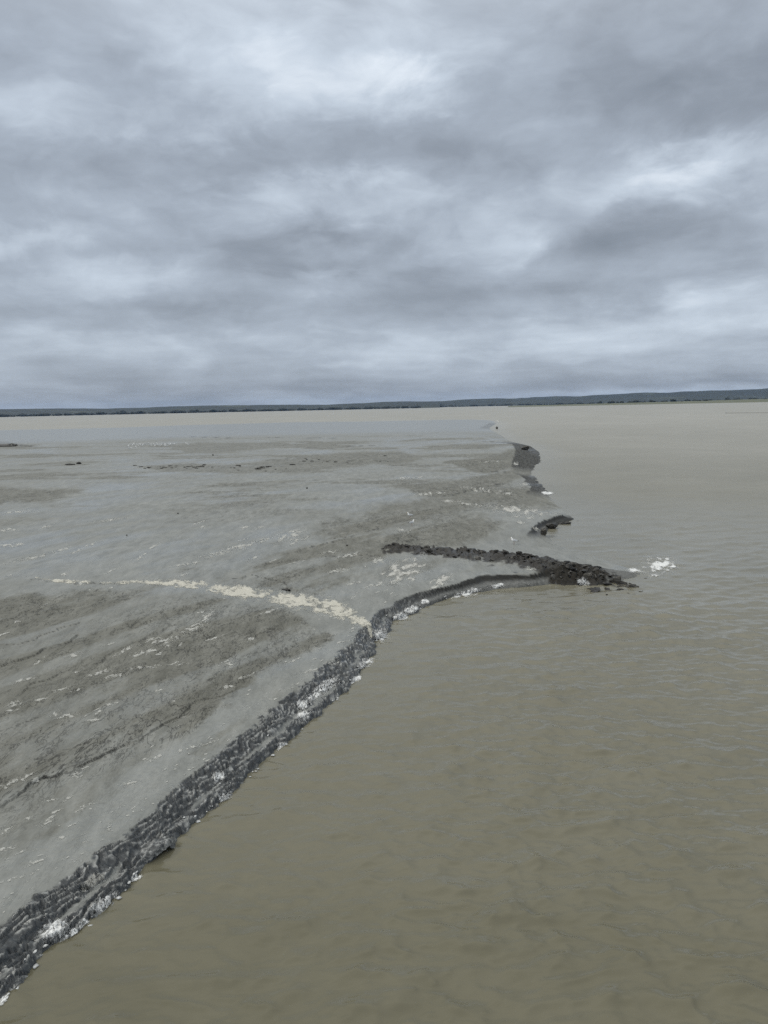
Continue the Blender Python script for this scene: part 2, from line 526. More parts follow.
        dark[sel] = np.maximum(dark[sel], endf * np.exp(-((s + wid * 0.3) / (wid * 0.9 + drop * 0.05)) ** 2) * smooth(-0.45, 0.05, brk[sel] + 0.30))  # thin shadow line of the step painted in, over black fresh-cut mud
    # channel of the foam trail
    dl, sg, al, Ln = line_field(x, y, TRAIL)
    ch = np.exp(-(dl / 0.8) ** 2)
    z -= 0.05 * ch * land
    # ridge of thrown up clods
    dl, sg, al, Ln = line_field(x + jx * 4, y + jy * 4, RIDGE)
    rw = (0.8 + 0.9 * al) * (1 - 0.5 * smooth(0.85, 1.0, al))
    rdg = np.exp(-(dl / rw) ** 2) * smooth(0.0, 0.05, al) * (dl < 5)
    cf1, cf2, cid = worley(x / 0.42, y / 0.5, 301)
    z += rdg * (0.14 + 0.22 * cid * smooth(0.05, 0.3, cf2 - cf1)) * smooth(-1.5, 0.2, d)
    ridge = smooth(0.22, 0.42, rdg + fbm(x, y, 0.8, 3, 0.6, 305, lod) * 0.35) * smooth(0.05, 0.15, rdg)
    # crumbled blocks of the bank
    m = bank > 0.01
    silt = np.zeros(x.shape, np.float32)  # pale mask: grey shelf silt plus wet highlights painted on the lips
    if m.any():
        xs, ys, ts, bs, ls = x[m], y[m], t[m], bank[m], lod[m]
        us, vs = u[m], v[m]
        gx = fbm(xs, ys, 0.35, 3, 0.6, 121, ls) * 0.12
        gy = fbm(xs, ys, 0.35, 3, 0.6, 131, ls) * 0.12
        f1, f2, idv = worley((us + gx) / 0.34, (vs + gy) / 0.16, 141)
        g1, g2, idw = worley((us + gx) / 0.15, (vs + gy) / 0.075, 151)
        fadeb = np.clip(1.6 - ls / 0.08, 0.25, 1)
        tw = ts + fbm(us, vs * 2, 1.6, 4, 0.6, 167) * 0.14
        shelf = smooth(0.28, 0.33, tw) * (1 - smooth(0.42, 0.48, tw)) * 0.85
        shelf = shelf * smooth(-0.15, 0.15, fbm(us, vs, 2.2, 3, 0.55, 161) + 0.08)
        act = bs * (1 - shelf) * (1 - 0.85 * smooth(26, 36, r[m]))
        nl = np.clip(bw[m] / 0.15, 5, 11)
        qq = ts * nl + fbm(us * 0.40, vs, 0.50, 3, 0.5, 163, ls) * 1.25 + (idv - 0.5) * 0.7
        fq = qq - np.floor(qq)
        cell = _hash(np.floor(qq).astype(np.int64), np.floor(us / 0.45 + gx * 8).astype(np.int64), 7)
        lip = smooth(0.0, 0.20, fq) - 0.55 * fq - 0.45
        gap = 1 - smooth(0.03, 0.16, g2 - g1)
        z[m] += act * (lip * 0.085 * (0.5 + 0.8 * cell) * fadeb + (idv - 0.5) * 0.05 + (idw - 0.5) * 0.045 * fadeb * (1 - gap) - 0.02 * gap * fadeb + fbm(xs, ys, 0.16, 3, 0.5, 171, ls) * 0.014)
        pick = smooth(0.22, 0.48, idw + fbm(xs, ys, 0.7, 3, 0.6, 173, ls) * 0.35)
        si = smooth(0.20, 0.30, fq) * (1 - smooth(0.42, 0.80, fq)) * pick * (1 - gap)  # painted highlight along the front lip of each tread
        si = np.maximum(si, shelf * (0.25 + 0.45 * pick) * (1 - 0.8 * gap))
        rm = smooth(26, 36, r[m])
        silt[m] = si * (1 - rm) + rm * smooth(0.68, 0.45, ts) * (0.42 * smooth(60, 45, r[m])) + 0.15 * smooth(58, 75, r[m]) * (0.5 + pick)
        bb = bs * (1 - 0.8 * shelf)
        bank = bank.copy()
        bank[m] = np.maximum(bb, bs * smooth(26, 36, r[m]))
    wetz = (1 - rough) * (0.65 + 0.35 * smooth(-0.4, 0.4, fbm(X, Y * 3.0, 120, 4, 0.5, 181)))
    wetz = wetz * (0.55 + 0.45 * smooth(-0.5, 0.4, fbm(u * 0.25, v, 3.0, 4, 0.55, 185, lod)))
    wetz = np.maximum(wetz, smooth(190, 260, r))
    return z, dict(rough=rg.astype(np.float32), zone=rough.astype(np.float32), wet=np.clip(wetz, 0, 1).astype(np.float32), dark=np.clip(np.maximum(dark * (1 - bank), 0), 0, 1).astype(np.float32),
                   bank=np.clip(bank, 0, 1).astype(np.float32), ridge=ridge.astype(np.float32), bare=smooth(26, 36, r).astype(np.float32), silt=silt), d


def height(x, y):
    z, a, d = terrain(np.atleast_1d(x), np.atleast_1d(y))
    return z


# ------------------------------------------------------------------ mesh helpers
def mesh_from(name, verts, faces, smooth_shade=True, attrs=None):
    me = bpy.data.meshes.new(name)
    verts = np.asarray(verts, np.float32)
    faces = np.asarray(faces, np.int32)
    k = faces.shape[1]
    me.vertices.add(len(verts))
    me.vertices.foreach_set('co', verts.ravel())
    me.loops.add(faces.size)
    me.loops.foreach_set('vertex_index', faces.ravel())
    me.polygons.add(len(faces))
    me.polygons.foreach_set('loop_start', np.arange(0, faces.size, k, dtype=np.int32))
    me.polygons.foreach_set('loop_total', np.full(len(faces), k, np.int32))
    me.polygons.foreach_set('use_smooth', np.full(len(faces), smooth_shade, bool))
    for an, av in (attrs or {}).items():
        at_ = me.attributes.new(an, 'FLOAT', 'POINT')
        at_.data.foreach_set('value', np.asarray(av, np.float32).ravel())
    me.update(calc_edges=True)
    me.validate()
    return me


def link(name, me, mat=None, parent=None):
    o = bpy.data.objects.new(name, me)
    COL.objects.link(o)
    if mat is not None and me is not None and len(me.materials) == 0:
        me.materials.append(mat)
    if parent is not None:
        o.parent = parent
    return o


def tag(o, label=None, cat=None, group=None, kind=None):
    if label:
        o['label'] = label
    if cat:
        o['category'] = cat
    if group:
        o['group'] = group
    if kind:
        o['kind'] = kind
    return o


def polar_mesh(az, rad, keep_fn=None):
    A_, R_ = np.meshgrid(az, rad)
    x = (np.sin(A_) * R_).astype(np.float32)
    y = (np.cos(A_) * R_).astype(np.float32)
    return x, y


def grid_faces(nr, nc, keep=None):
    i = np.arange(nr * nc, dtype=np.int32).reshape(nr, nc)
    f = np.stack([i[:-1, :-1], i[:-1, 1:], i[1:, 1:], i[1:, :-1]], -1).reshape(-1, 4)[:, ::-1]
    if keep is not None:
        k = keep[:-1, :-1] | keep[:-1, 1:] | keep[1:, 1:] | keep[1:, :-1]
        f = f[k.ravel()]
    return f


def compact(verts, faces, attrs):
    used = np.zeros(len(verts), bool)
    used[faces.ravel()] = True
    idx = np.cumsum(used) - 1
    return verts[used], idx[faces], {k: v.ravel()[used] for k, v in attrs.items()}


# ------------------------------------------------------------------ materials
def material(name):
    m = bpy.data.materials.new(name)
    m.use_nodes = True
    nt = NT(m.node_tree)
    out = nt.n('ShaderNodeOutputMaterial')
    bs = nt.n('ShaderNodeBsdfPrincipled')
    nt.put(out.inputs[0], bs.outputs[0])
    return m, nt, bs


def mud_material():
    m, t, bs = material('wet_mud')
    geo = t.n('ShaderNodeNewGeometry')
    pos = geo.outputs['Position']
    nsep = t.n('ShaderNodeSeparateXYZ')
    t.put(nsep.inputs[0], geo.outputs['Normal'])
    flat = nsep.outputs[2]                                   # painted by slope: wet highlights on flats, shade and black mud on steep faces
    rough, zone, wet, dark, bank, ridge = (t.attr(k) for k in ('rough', 'zone', 'wet', 'dark', 'bank', 'ridge'))
    big = t.noise(pos, 0.12, 6, 0.6)
    comb = t.n('ShaderNodeMapping')
    comb.inputs['Rotation'].default_value = (0, 0, R(31.3))
    comb.inputs['Scale'].default_value = (1.0, 0.28, 1.0)
    t.put(comb.inputs[0], pos)
    streak = t.noise(comb.outputs[0], 1.8, 9, 0.7, 0.4)
    fine = t.noise(pos, 9.0, 7, 0.7)
    crumb = t.noise(comb.outputs[0], 21.0, 6, 0.75)
    c_wet = t.ramp(streak, [(0.32, (0.155, 0.161, 0.149)), (0.5, (0.205, 0.212, 0.197)), (0.68, (0.255, 0.261, 0.243))])
    c_dry = t.ramp(streak, [(0.3, (0.088, 0.088, 0.072)), (0.5, (0.142, 0.142, 0.122)), (0.7, (0.200, 0.200, 0.176))])
    zone = t.maprange(t.m('MULTIPLY_ADD', t.m('SUBTRACT', t.noise(comb.outputs[0], 3.2, 8, 0.68), 0.5), 1.5, zone), 0.05, 0.95, 0.0, 1.0)
    c = t.mix(zone, c_wet, c_dry)
    c = t.mix(t.maprange(big, 0.35, 0.7, 0.0, 0.30), c, (0.135, 0.135, 0.115))
    # crumbs and pores of the broken skin
    pit = t.m('MULTIPLY', t.maprange(crumb, 0.37, 0.47, 1.0, 0.0), t.m('MULTIPLY_ADD', rough, 0.20, 0.03), clamp=True)
    c = t.mix(pit, c, (0.040, 0.040, 0.034))
    # fine cracks combed along the bank
    cm = t.n('ShaderNodeMapping')
    cm.inputs['Rotation'].default_value = (0, 0, R(24))
    cm.inputs['Scale'].default_value = (1.0, 0.36, 1.0)
    t.put(cm.inputs[0], pos)
    crack = None
    for sc_, wd_, off_ in ((0.8, 0.009, 3.1), (1.6, 0.014, 0.0), (3.8, 0.020, 7.7)):
        cv_ = t.v('ADD', cm.outputs[0], (off_, off_, 0))
        nn_ = t.noise(cv_, sc_, 5, 0.62, 0.5)
        ln_ = t.maprange(t.m('ABSOLUTE', t.m('SUBTRACT', nn_, 0.5)), 0.0, wd_, 1.0, 0.0)
        ln_ = t.m('MULTIPLY', ln_, t.maprange(t.noise(cv_, sc_ * 0.9, 3, 0.6), 0.44, 0.56, 0.0, 1.0))
        crack = ln_ if crack is None else t.m('MAXIMUM', crack, ln_)
    crack = t.m('MULTIPLY', crack, t.maprange(rough, 0.10, 0.6, 0.14, 0.85))
    c = t.mix(crack, c, (0.028, 0.028, 0.024))
    c = t.mix(t.maprange(fine, 0.3, 0.7, 0.35, 0.0), c, t.v('SCALE', c, scale=0.62))
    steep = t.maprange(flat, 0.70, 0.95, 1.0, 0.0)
    c = t.mix(t.m('MULTIPLY', steep, t.m('MULTIPLY', rough, 0.75)), c, (0.040, 0.039, 0.034))  # steep broken faces darkened, shade put into the colour
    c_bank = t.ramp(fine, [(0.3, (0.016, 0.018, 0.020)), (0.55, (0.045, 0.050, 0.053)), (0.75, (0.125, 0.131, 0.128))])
    c_silt_glint = t.ramp(fine, [(0.3, (0.15, 0.155, 0.148)), (0.7, (0.36, 0.365, 0.35))])  # grey silt tone, brightened to carry the painted wet glints
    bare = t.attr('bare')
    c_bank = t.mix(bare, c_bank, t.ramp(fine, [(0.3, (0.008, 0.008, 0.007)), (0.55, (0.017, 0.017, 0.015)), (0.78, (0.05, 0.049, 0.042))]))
    silt = t.m('MULTIPLY', t.attr('silt'), t.maprange(flat, 0.45, 0.85, 0.2, 1.0))  # painted highlights and shelf silt, strongest on up-facing mud
    c_bank = t.mix(silt, c_bank, c_silt_glint)
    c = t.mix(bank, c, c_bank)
    c_rid = t.ramp(fine, [(0.3, (0.010, 0.009, 0.008)), (0.75, (0.04, 0.037, 0.030))])
    c = t.mix(ridge, c, c_rid)
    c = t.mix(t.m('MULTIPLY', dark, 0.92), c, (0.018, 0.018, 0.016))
    t.put(bs.inputs['Base Color'], c)
    ro = t.m('MULTIPLY_ADD', wet, -0.50, 0.70)
    ro = t.m('MULTIPLY_ADD', fine, 0.14, ro)
    ro = t.m('MULTIPLY_ADD', bank, t.m('MULTIPLY_ADD', bare, 0.30, -0.20), ro, True)
    t.put(bs.inputs['Roughness'], ro)
    bs.inputs['IOR'].default_value = 1.38
    b1 = t.n('ShaderNodeBump')
    b1.inputs['Strength'].default_value = 0.7
    b1.inputs['Distance'].default_value = 0.03
    hgt = t.m('ADD', t.m('MULTIPLY', crumb, t.m('MULTIPLY_ADD', rough, 0.5, 0.10)), t.m('MULTIPLY', fine, t.m('MULTIPLY_ADD', rough, 0.7, 0.25)))
    hgt = t.m('MULTIPLY_ADD', crack, -0.8, hgt)
    t.put(b1.inputs['Height'], hgt)
    t.put(bs.inputs['Normal'], b1.outputs[0])
    t.put(bs.inputs['Specular IOR Level'], t.m('MULTIPLY_ADD', t.m('MULTIPLY', bank, bare), -0.35, 0.5))
    return m


def water_material():
    m, t, bs = material('muddy_water')
    pos = t.n('ShaderNodeNewGeometry').outputs['Position']
    chop = t.attr('chop')
    silt = t.noise(pos, 0.10, 5, 0.6, 0.6)
    silt2 = t.noise(pos, 0.9, 5, 0.6, 0.8)
    f = t.m('MULTIPLY_ADD', silt2, 0.35, t.m('MULTIPLY', silt, 0.65))
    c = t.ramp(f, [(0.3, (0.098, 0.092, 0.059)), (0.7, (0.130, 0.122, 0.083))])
    c = t.mix(t.attr('shoal_sheen'), c, t.ramp(f, [(0.3, (0.255, 0.245, 0.203)), (0.7, (0.315, 0.303, 0.258))]))  # paler silty tone, also standing in for reflected sky
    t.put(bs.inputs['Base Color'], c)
    t.put(bs.inputs['Roughness'], t.m('MULTIPLY_ADD', chop, 0.33, 0.06))
    bs.inputs['IOR'].default_value = 1.34
    b1 = t.n('ShaderNodeBump')
    b1.inputs['Strength'].default_value = 0.20
    b1.inputs['Distance'].default_value = 0.05
    mp = t.n('ShaderNodeMapping')
    mp.inputs['Rotation'].default_value = (0, 0, R(-20))
    mp.inputs['Scale'].default_value = (0.55, 1.0, 1.0)
    t.put(mp.inputs[0], pos)
    t.put(b1.inputs['Height'], t.m('ADD', t.noise(mp.outputs[0], 5.0, 3, 0.5, 0.3), t.m('MULTIPLY', t.noise(mp.outputs[0], 1.3, 3, 0.5, 0.6), 2.2)))
    t.put(bs.inputs['Normal'], b1.outputs[0])
    return m


def foam_material(name, lo, hi, most=0.95, grain=14.0):
    m, t, bs = material(name)
    pos = t.n('ShaderNodeNewGeometry').outputs['Position']
    n = t.noise(pos, grain * 1.6, 6, 0.7)
    t.put(bs.inputs['Base Color'], t.ramp(n, [(0.3, lo), (0.65, hi)]))
    bs.inputs['Roughness'].default_value = 0.6
    th = t.m('MULTIPLY_ADD', t.m('SUBTRACT', t.noise(pos, grain, 5, 0.7), 0.5), 1.5, t.attr('froth'))
    t.put(bs.inputs['Alpha'], t.maprange(th, -0.22, 0.55, 0.0, most))
    b1 = t.n('ShaderNodeBump')
    b1.inputs['Strength'].default_value = 0.5
    b1.inputs['Distance'].default_value = 0.015
    t.put(b1.inputs['Height'], n)
    t.put(bs.inputs['Normal'], b1.outputs[0])
    return m


def clod_material():
    m, t, bs = material('dark_mud_clod')
    oi = t.n('ShaderNodeObjectInfo')
    tcn = t.n('ShaderNodeTexCoord').outputs['Object']
    n = t.noise(tcn, 9.0, 6, 0.7)
    c = t.ramp(n, [(0.3, (0.010, 0.0095, 0.008)), (0.55, (0.022, 0.020, 0.017)), (0.8, (0.060, 0.056, 0.046))])
    c = t.mix(t.maprange(oi.outputs['Random'], 0.45, 1.0, 0.0, 0.6, False), c, (0.11, 0.105, 0.09))
    t.put(bs.inputs['Base Color'], c)
    bs.inputs['Roughness'].default_value = 0.45
    b1 = t.n('ShaderNodeBump')
    b1.inputs['Strength'].default_value = 0.7
    b1.inputs['Distance'].default_value = 0.03
    t.put(b1.inputs['Height'], n)
    t.put(bs.inputs['Normal'], b1.outputs[0])
    bs.inputs['Specular IOR Level'].default_value = 0.3
    return m


def plain(name, col, rough=0.6, var=0.25, scale=20.0):
    m, t, bs = material(name)
    tcn = t.n('ShaderNodeTexCoord').outputs['Object']
    n = t.noise(tcn, scale, 4, 0.6)
    lo = tuple(q * (1 - var) for q in col)
    hi = tuple(min(1, q * (1 + var)) for q in col)
    t.put(bs.inputs['Base Color'], t.ramp(n, [(0.3, lo), (0.7, hi)]))
    bs.inputs['Roughness'].default_value = rough
    return m


def land_material(name, stops, scale, rough=0.9):
    m, t, bs = material(name)
    pos = t.n('ShaderNodeNewGeometry').outputs['Position']
    n = t.noise(pos, scale, 6, 0.65, 0.5)
    t.put(bs.inputs['Base Color'], t.ramp(n, stops))
    bs.inputs['Roughness'].default_value = rough
    return m


M_MUD = mud_material()
M_WATER = water_material()
M_FOAM = foam_material('white_foam', (0.46, 0.47, 0.46), (0.80, 0.81, 0.80))
M_CREAM = foam_material('cream_foam', (0.40, 0.388, 0.325), (0.60, 0.58, 0.50), 0.85, 10.0)
M_PALE = foam_material('pale_foam', (0.36, 0.355, 0.32), (0.56, 0.555, 0.51), 0.8, 6.0)
M_CLOD = clod_material()

# ------------------------------------------------------------------ mudflat
core = np.radians(np.linspace(-29.5, 29.5, 1050))
az = np.concatenate([np.radians(np.linspace(-78, -29.8, 160)), core, np.radians(np.linspace(29.8, 50, 40))])
inv_r = np.concatenate([np.linspace(1 / 3.0, 1 / 8.6, 60)[:-1], np.linspace(1 / 8.6, 1 / 480.0, 1150), 1 / np.linspace(500, 800, 8)])
rad = 1 / inv_r
x, y = polar_mesh(az, rad)
nr, nc = x.shape
dq, _, _ = shore_field(x[::4, ::4].ravel(), y[::4, ::4].ravel())
z = np.full(x.shape, -1.2, np.float32)
dfull, _, _ = shore_field(x, y)
need = dfull > -1.6 - np.hypot(x, y) * 0.03
xs, ys = x[need], y[need]
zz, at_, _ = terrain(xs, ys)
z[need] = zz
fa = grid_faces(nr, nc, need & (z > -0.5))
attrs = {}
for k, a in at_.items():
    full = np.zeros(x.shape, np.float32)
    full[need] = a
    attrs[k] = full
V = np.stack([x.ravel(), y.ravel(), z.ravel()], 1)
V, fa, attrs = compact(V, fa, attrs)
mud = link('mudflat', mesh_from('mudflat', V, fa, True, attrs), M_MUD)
tag(mud, 'grey tidal mudflat with a dark crumbled bank along the river', kind='structure')
print('mud verts', len(V))

# ------------------------------------------------------------------ water
az = np.concatenate([np.radians(np.linspace(-180, -31, 90)), np.radians(np.linspace(-29.5, 29.5, 640)), np.radians(np.linspace(31, 180, 90))])
inv_r = np.concatenate([np.linspace(1 / 2.0, 1 / 8.6, 40)[:-1], np.linspace(1 / 8.6, 1 / 900.0, 800)])
rad = np.concatenate([1 / inv_r, np.geomspace(950, 9500, 40)])
x, y = polar_mesh(az, rad)


def water_height(x, y):
    """river surface: short wind chop over a lazy swell, quieter under the bank"""
    r = np.hypot(x, y)
    lod = np.maximum(r * 0.0016, r * r / CAM_H / F * 0.40)
    wd, _, _ = shore_field(x, y)
    calm = 0.55 + 0.45 * smooth(0.3, 7, np.clip(-wd, 0, 60))
    choppy = smooth(-0.5, 0.5, fbm(x, y, 18, 3, 0.5, 405)) * 0.35 + 0.75
    wxx = fbm(x, y, 2.4, 2, 0.5, 411) * 0.13
    wyy = fbm(x, y, 2.4, 2, 0.5, 421) * 0.13

    def chop_(lam, ang, stretch, seed):
        ca, sa = math.cos(R(ang)), math.sin(R(ang))
        uu = ((x + wxx) * ca + (y + wyy) * sa) / (lam * stretch)
        vv = (-(x + wxx) * sa + (y + wyy) * ca) / lam
        n = perlin(uu, vv, seed)
        return (np.exp(1.5 * n) - 1.1) * 0.42 * np.clip(1.7 - 3.4 * lod / lam, 0, 1)

    h = 0.026 * chop_(1.5, 26, 2.0, 431) + 0.036 * chop_(0.85, 18, 2.0, 441) + 0.040 * chop_(0.50, 8, 2.0, 451) + 0.032 * chop_(0.30, -4, 1.7, 461) + 0.015 * chop_(0.17, 14, 1.6, 465)
    h += 0.022 * perlin(x / 4.5, y / 2.6, 471)
    return h * 1.45 * calm * choppy, calm, lod


nr, nc = x.shape
r = np.hypot(x, y)
z, calm, lod = water_height(x, y)
unres = np.clip(lod / 0.35, 0, 1)
chopa = (0.15 + 0.85 * unres) * (0.5 + 0.5 * calm)
shoal_sheen = 0.8 * np.sqrt(np.clip((r - 12) / 330, 0, 1)) + 0.1 * smooth(0.0, 0.6, fbm(x, y * 0.6, 60, 3, 0.5, 481)) * smooth(30, 80, r)  # water lightened with range: sky reflection painted in, over silty shallows
V = np.stack([x.ravel(), y.ravel(), z.ravel()], 1)
water = link('water', mesh_from('water', V, grid_faces(nr, nc), True, {'chop': chopa, 'shoal_sheen': shoal_sheen}), M_WATER)
tag(water, 'brown silty tidal river water with small ripples', kind='structure')

# ------------------------------------------------------------------ far shore
def pol(a_deg, r_):
    return np.sin(np.radians(a_deg)) * r_, np.cos(np.radians(a_deg)) * r_


def bearing(px):
    d = _f * F + _r * (px - 384) + _u * (512 - 405)
    return math.degrees(math.atan2(d.x, d.y))


def hill_mesh(name, a0, a1, r0, depth, prof, mat, na=500, nd=26, rough=0.25, seed=0):
    """a belt of land: rises from the shore to a crest whose height follows prof(bearing)"""
    a = np.linspace(a0, a1, na)
    s = np.linspace(0, 1, nd)
    A_, S_ = np.meshgrid(a, s)
    shape = np.interp(S_, [0, 0.04, 0.3, 0.6, 0.8, 1.0], [-0.02, 0.06, 0.45, 0.9, 1.0, 0.75])
    Rr = r0 + S_ * depth
    X_, Y_ = np.sin(np.radians(A_)) * Rr, np.cos(np.radians(A_)) * Rr
    n = fbm(X_, Y_, 900, 5, 0.5, seed)
    Z_ = shape * prof(A_) * (1 + rough * n)
    Z_[0] = -1.0
    V_ = np.stack([X_.ravel(), Y_.ravel(), Z_.ravel()], 1)
    return link(name, mesh_from(name, V_, grid_faces(nd, na), True), mat)


B = bearing
M_HILL = land_material('far_woods_and_fields', [(0.40, (0.008, 0.014, 0.012)), (0.56, (0.012, 0.019, 0.014)), (0.62, (0.030, 0.040, 0.026)), (0.69, (0.065, 0.072, 0.045)), (0.74, (0.012, 0.018, 0.013))], 0.0042)
M_SHORE = land_material('low_shore', [(0.3, (0.030, 0.044, 0.024)), (0.7, (0.060, 0.072, 0.036))], 0.01)
M_MARSH = land_material('salt_marsh', [(0.3, (0.060, 0.066, 0.036)), (0.55, (0.10, 0.105, 0.055)), (0.75, (0.14, 0.13, 0.075))], 0.02)
o = hill_mesh('hills', -70, B(440), 3600, 2400, lambda a: np.interp(a, [-70, B(0), B(100), B(200), B(280), B(330), B(400), B(440)], [45, 40, 34, 40, 44, 37, 42, 36]), M_HILL, seed=501)
tag(o, 'low wooded hills along the far left shore', kind='structure')
o = hill_mesh('hills', B(395), 70, 4800, 2600, lambda a: np.interp(a, [B(395), B(420), B(470), B(560), B(640), B(700), B(768), 70], [8, 40, 60, 68, 72, 72, 80, 80]), M_HILL, seed=601)
tag(o, 'long bluish wooded hill beyond the river on the right', kind='structure')
o = hill_mesh('marsh', B(508), 60, 2300, 900, lambda a: np.interp(a, [B(508), B(560), B(640), B(768), 60], [2.0, 3.5, 5.0, 8, 8]), M_MARSH, nd=12, seed=701)
tag(o, 'low green salt marsh along the far right bank', kind='structure')

# belt of trees: one far-off mass
rng = np.random.default_rng(7)
ico = bmesh.new()
bmesh.ops.create_icosphere(ico, subdivisions=1, radius=1.0)
ico_v = np.array([v.co[:] for v in ico.verts])
ico_f = np.array([[v.index for v in f.verts] for f in ico.faces])
ico.free()


def tree_belt(name, a0, a1, r0, r1, count, hmin, hmax, mat, base=0.0):
    vs, fs, k = [], [], 0
    for i in range(count):
        a = rng.uniform(a0, a1)
        a = math.radians(a + 0.25 * math.sin(a * 9.0) + 0.12 * math.sin(a * 31.0))
        rr = rng.uniform(r0, r1)
        hh = rng.uniform(hmin, hmax) * (0.75 + 0.5 * rng.random() ** 3 + 0.25 * math.sin(math.degrees(a) * 5.0))
        ww = hh * rng.uniform(0.5, 1.3)
        pv = ico_v * (1 + rng.normal(0, 0.16, ico_v.shape))
        pv = pv * (ww, ww, hh * 0.6) + (math.sin(a) * rr, math.cos(a) * rr, base + hh * 0.45)
        vs.append(pv)
        fs.append(ico_f + k)
        k += len(ico_v)
    return link(name, mesh_from(name, np.concatenate(vs), np.concatenate(fs), False), mat)


M_TREES = land_material('far_trees', [(0.3, (0.006, 0.010, 0.008)), (0.7, (0.012, 0.018, 0.013))], 0.02)
tag(tree_belt('treeline', -45, B(420), 3450, 3900, 2600, 6, 11, M_TREES), 'dark belt of trees along the far left shore', kind='stuff')
tag(tree_belt('treeline', B(395), 45, 4700, 5100, 1800, 6, 10, M_TREES), 'belt of trees at the foot of the far right hill', kind='stuff')
tag(tree_belt('treeline', B(600), 45, 2900, 3300, 260, 5, 12, M_TREES, 3), 'scrub behind the salt marsh on the right', kind='stuff')

# a thin bar of silt out in the river on the right
pts = np.array([at(a, b_) for a, b_ in [(726, 413.2), (745, 413.0), (775, 413.0), (820, 413.0)]])
x0_, x1_ = pts[0], pts[-1]
gx, gy = np.meshgrid(np.linspace(0, 1, 60), np.linspace(-1, 1, 9))
cx_ = np.interp(gx, np.linspace(0, 1, 4), pts[:, 0])
cy_ = np.interp(gx, np.linspace(0, 1, 4), pts[:, 1])
hw_ = 5 * np.sin(np.pi * np.clip(gx, 0.02, 0.98)) ** 0.5
V_ = np.stack([cx_.ravel(), (cy_ + gy * hw_).ravel(), (0.35 * (1 - gy ** 2) - 0.08 + 0.04 * fbm(cx_, cy_ + gy * 5, 6, 2, 0.5, 5)).ravel()], 1)
o = link('sandbank', mesh_from('sandbank', V_, grid_faces(9, 60)), plain('dark_silt', (0.09, 0.085, 0.065), 0.5))
tag(o, 'thin dark bar of silt lying in the river on the right', kind='structure')


# ------------------------------------------------------------------ foam
def on_ground(PX, PY):
    """where the sight line through a surveyed point meets the mud"""
    sh = PX.shape
    PX, PY = PX.ravel(), PY.ravel()
    dx_ = _f.x * F + _r.x * (PX - 384) + _u.x * (512 - PY)
    dy_ = _f.y * F + _r.y * (PX - 384) + _u.y * (512 - PY)
    dz_ = _f.z * F + _r.z * (PX - 384) + _u.z * (512 - PY)
    zb = np.zeros(PX.shape, np.float32)
    done = np.zeros(PX.shape, bool)
    for zt in np.arange(0.60, -0.01, -0.04):
        k_ = (zt - CAM_H) / dz_
        hit = ~done
        if not hit.any():
            break
        hh_ = height((dx_[hit] * k_[hit]).astype(np.float32), (dy_[hit] * k_[hit]).astype(np.float32))
        idx = np.where(hit)[0][hh_ >= zt]
        zb[idx] = zt + 0.02
        done[idx] = True
    k_ = (zb - CAM_H) / dz_
    return (dx_ * k_).reshape(sh).astype(np.float32), (dy_ * k_).reshape(sh).astype(np.float32)


def foam_mesh(px, py, hw, hh, ang, seed, thick=0.05, on='mud', cover=0.15, z0=0.42, ragged=4.0, rag_w=0.75):
    """a ragged, lumpy sheet of froth that lies on the mud or the water"""
    c = np.array(at(px, py, z0))
    a = np.array(at(px + math.cos(R(ang)) * hw, py - math.sin(R(ang)) * hw, z0)) - c
    b_ = np.array(at(px - math.sin(R(ang)) * hh, py - math.cos(R(ang)) * hh, z0)) - c
    fine = 2.2
    na = int(np.clip(hw * 2.3 * fine, 14, 220))
    nb = int(np.clip(hh * 2.3 * fine * 1.3, 12, 110))
    U, Vv = np.meshgrid(np.linspace(-1.25, 1.25, na), np.linspace(-1.25, 1.25, nb))
    mk = 0
    X_ = c[0] + a[0] * U + b_[0] * Vv
    Y_ = c[1] + a[1] * U + b_[1] * Vv
    if thick > 0.02 and px < 640:
        ca_, sa_ = math.cos(R(ang)), math.sin(R(ang))
        X_, Y_ = on_ground(px + ca_ * hw * U - sa_ * hh * Vv, py - sa_ * hw * U - ca_ * hh * Vv)
    n = fbm(U * hw * 0.55 + seed * 31.7, Vv * hh * 1.2 + seed * 11.1, ragged, 4, 0.62, 900 + seed)
    n2 = fbm(U * hw + seed * 3.7, Vv * hh * 1.4 + seed * 17.1, max(hh * 2.2, 7), 2, 0.5, 930 + seed)
    mk = (1 - U ** 2 - Vv ** 2) * 0.75 + n * rag_w + n2 * 0.35 - cover
    keep = mk > -0.35
    if on == 'mud':
        H_ = height(X_.ravel().astype(np.float32), Y_.ravel().astype(np.float32)).reshape(X_.shape)
        H_ = np.maximum(H_, 0.0)
    else:
        H_ = np.maximum(water_height(X_.astype(np.float32), Y_.astype(np.float32))[0] + 0.006, height(X_.ravel().astype(np.float32), Y_.ravel().astype(np.float32)).reshape(X_.shape))
    lump = 0.6 + 0.8 * np.abs(fbm(X_, Y_, 0.35, 3, 0.6, 950 + seed))
    Z_ = H_ + 0.008 + thick * 0.35 * np.clip(mk * 1.3, -0.1, 1) * lump
    f = grid_faces(nb, na, keep)
    if len(f) == 0:
        return None, None, None
    V_ = np.stack([X_.ravel(), Y_.ravel(), Z_.ravel()], 1)
    V_, f, at_ = compact(V_, f, {'froth': mk.astype(np.float32)})
    return V_, f, at_['froth']


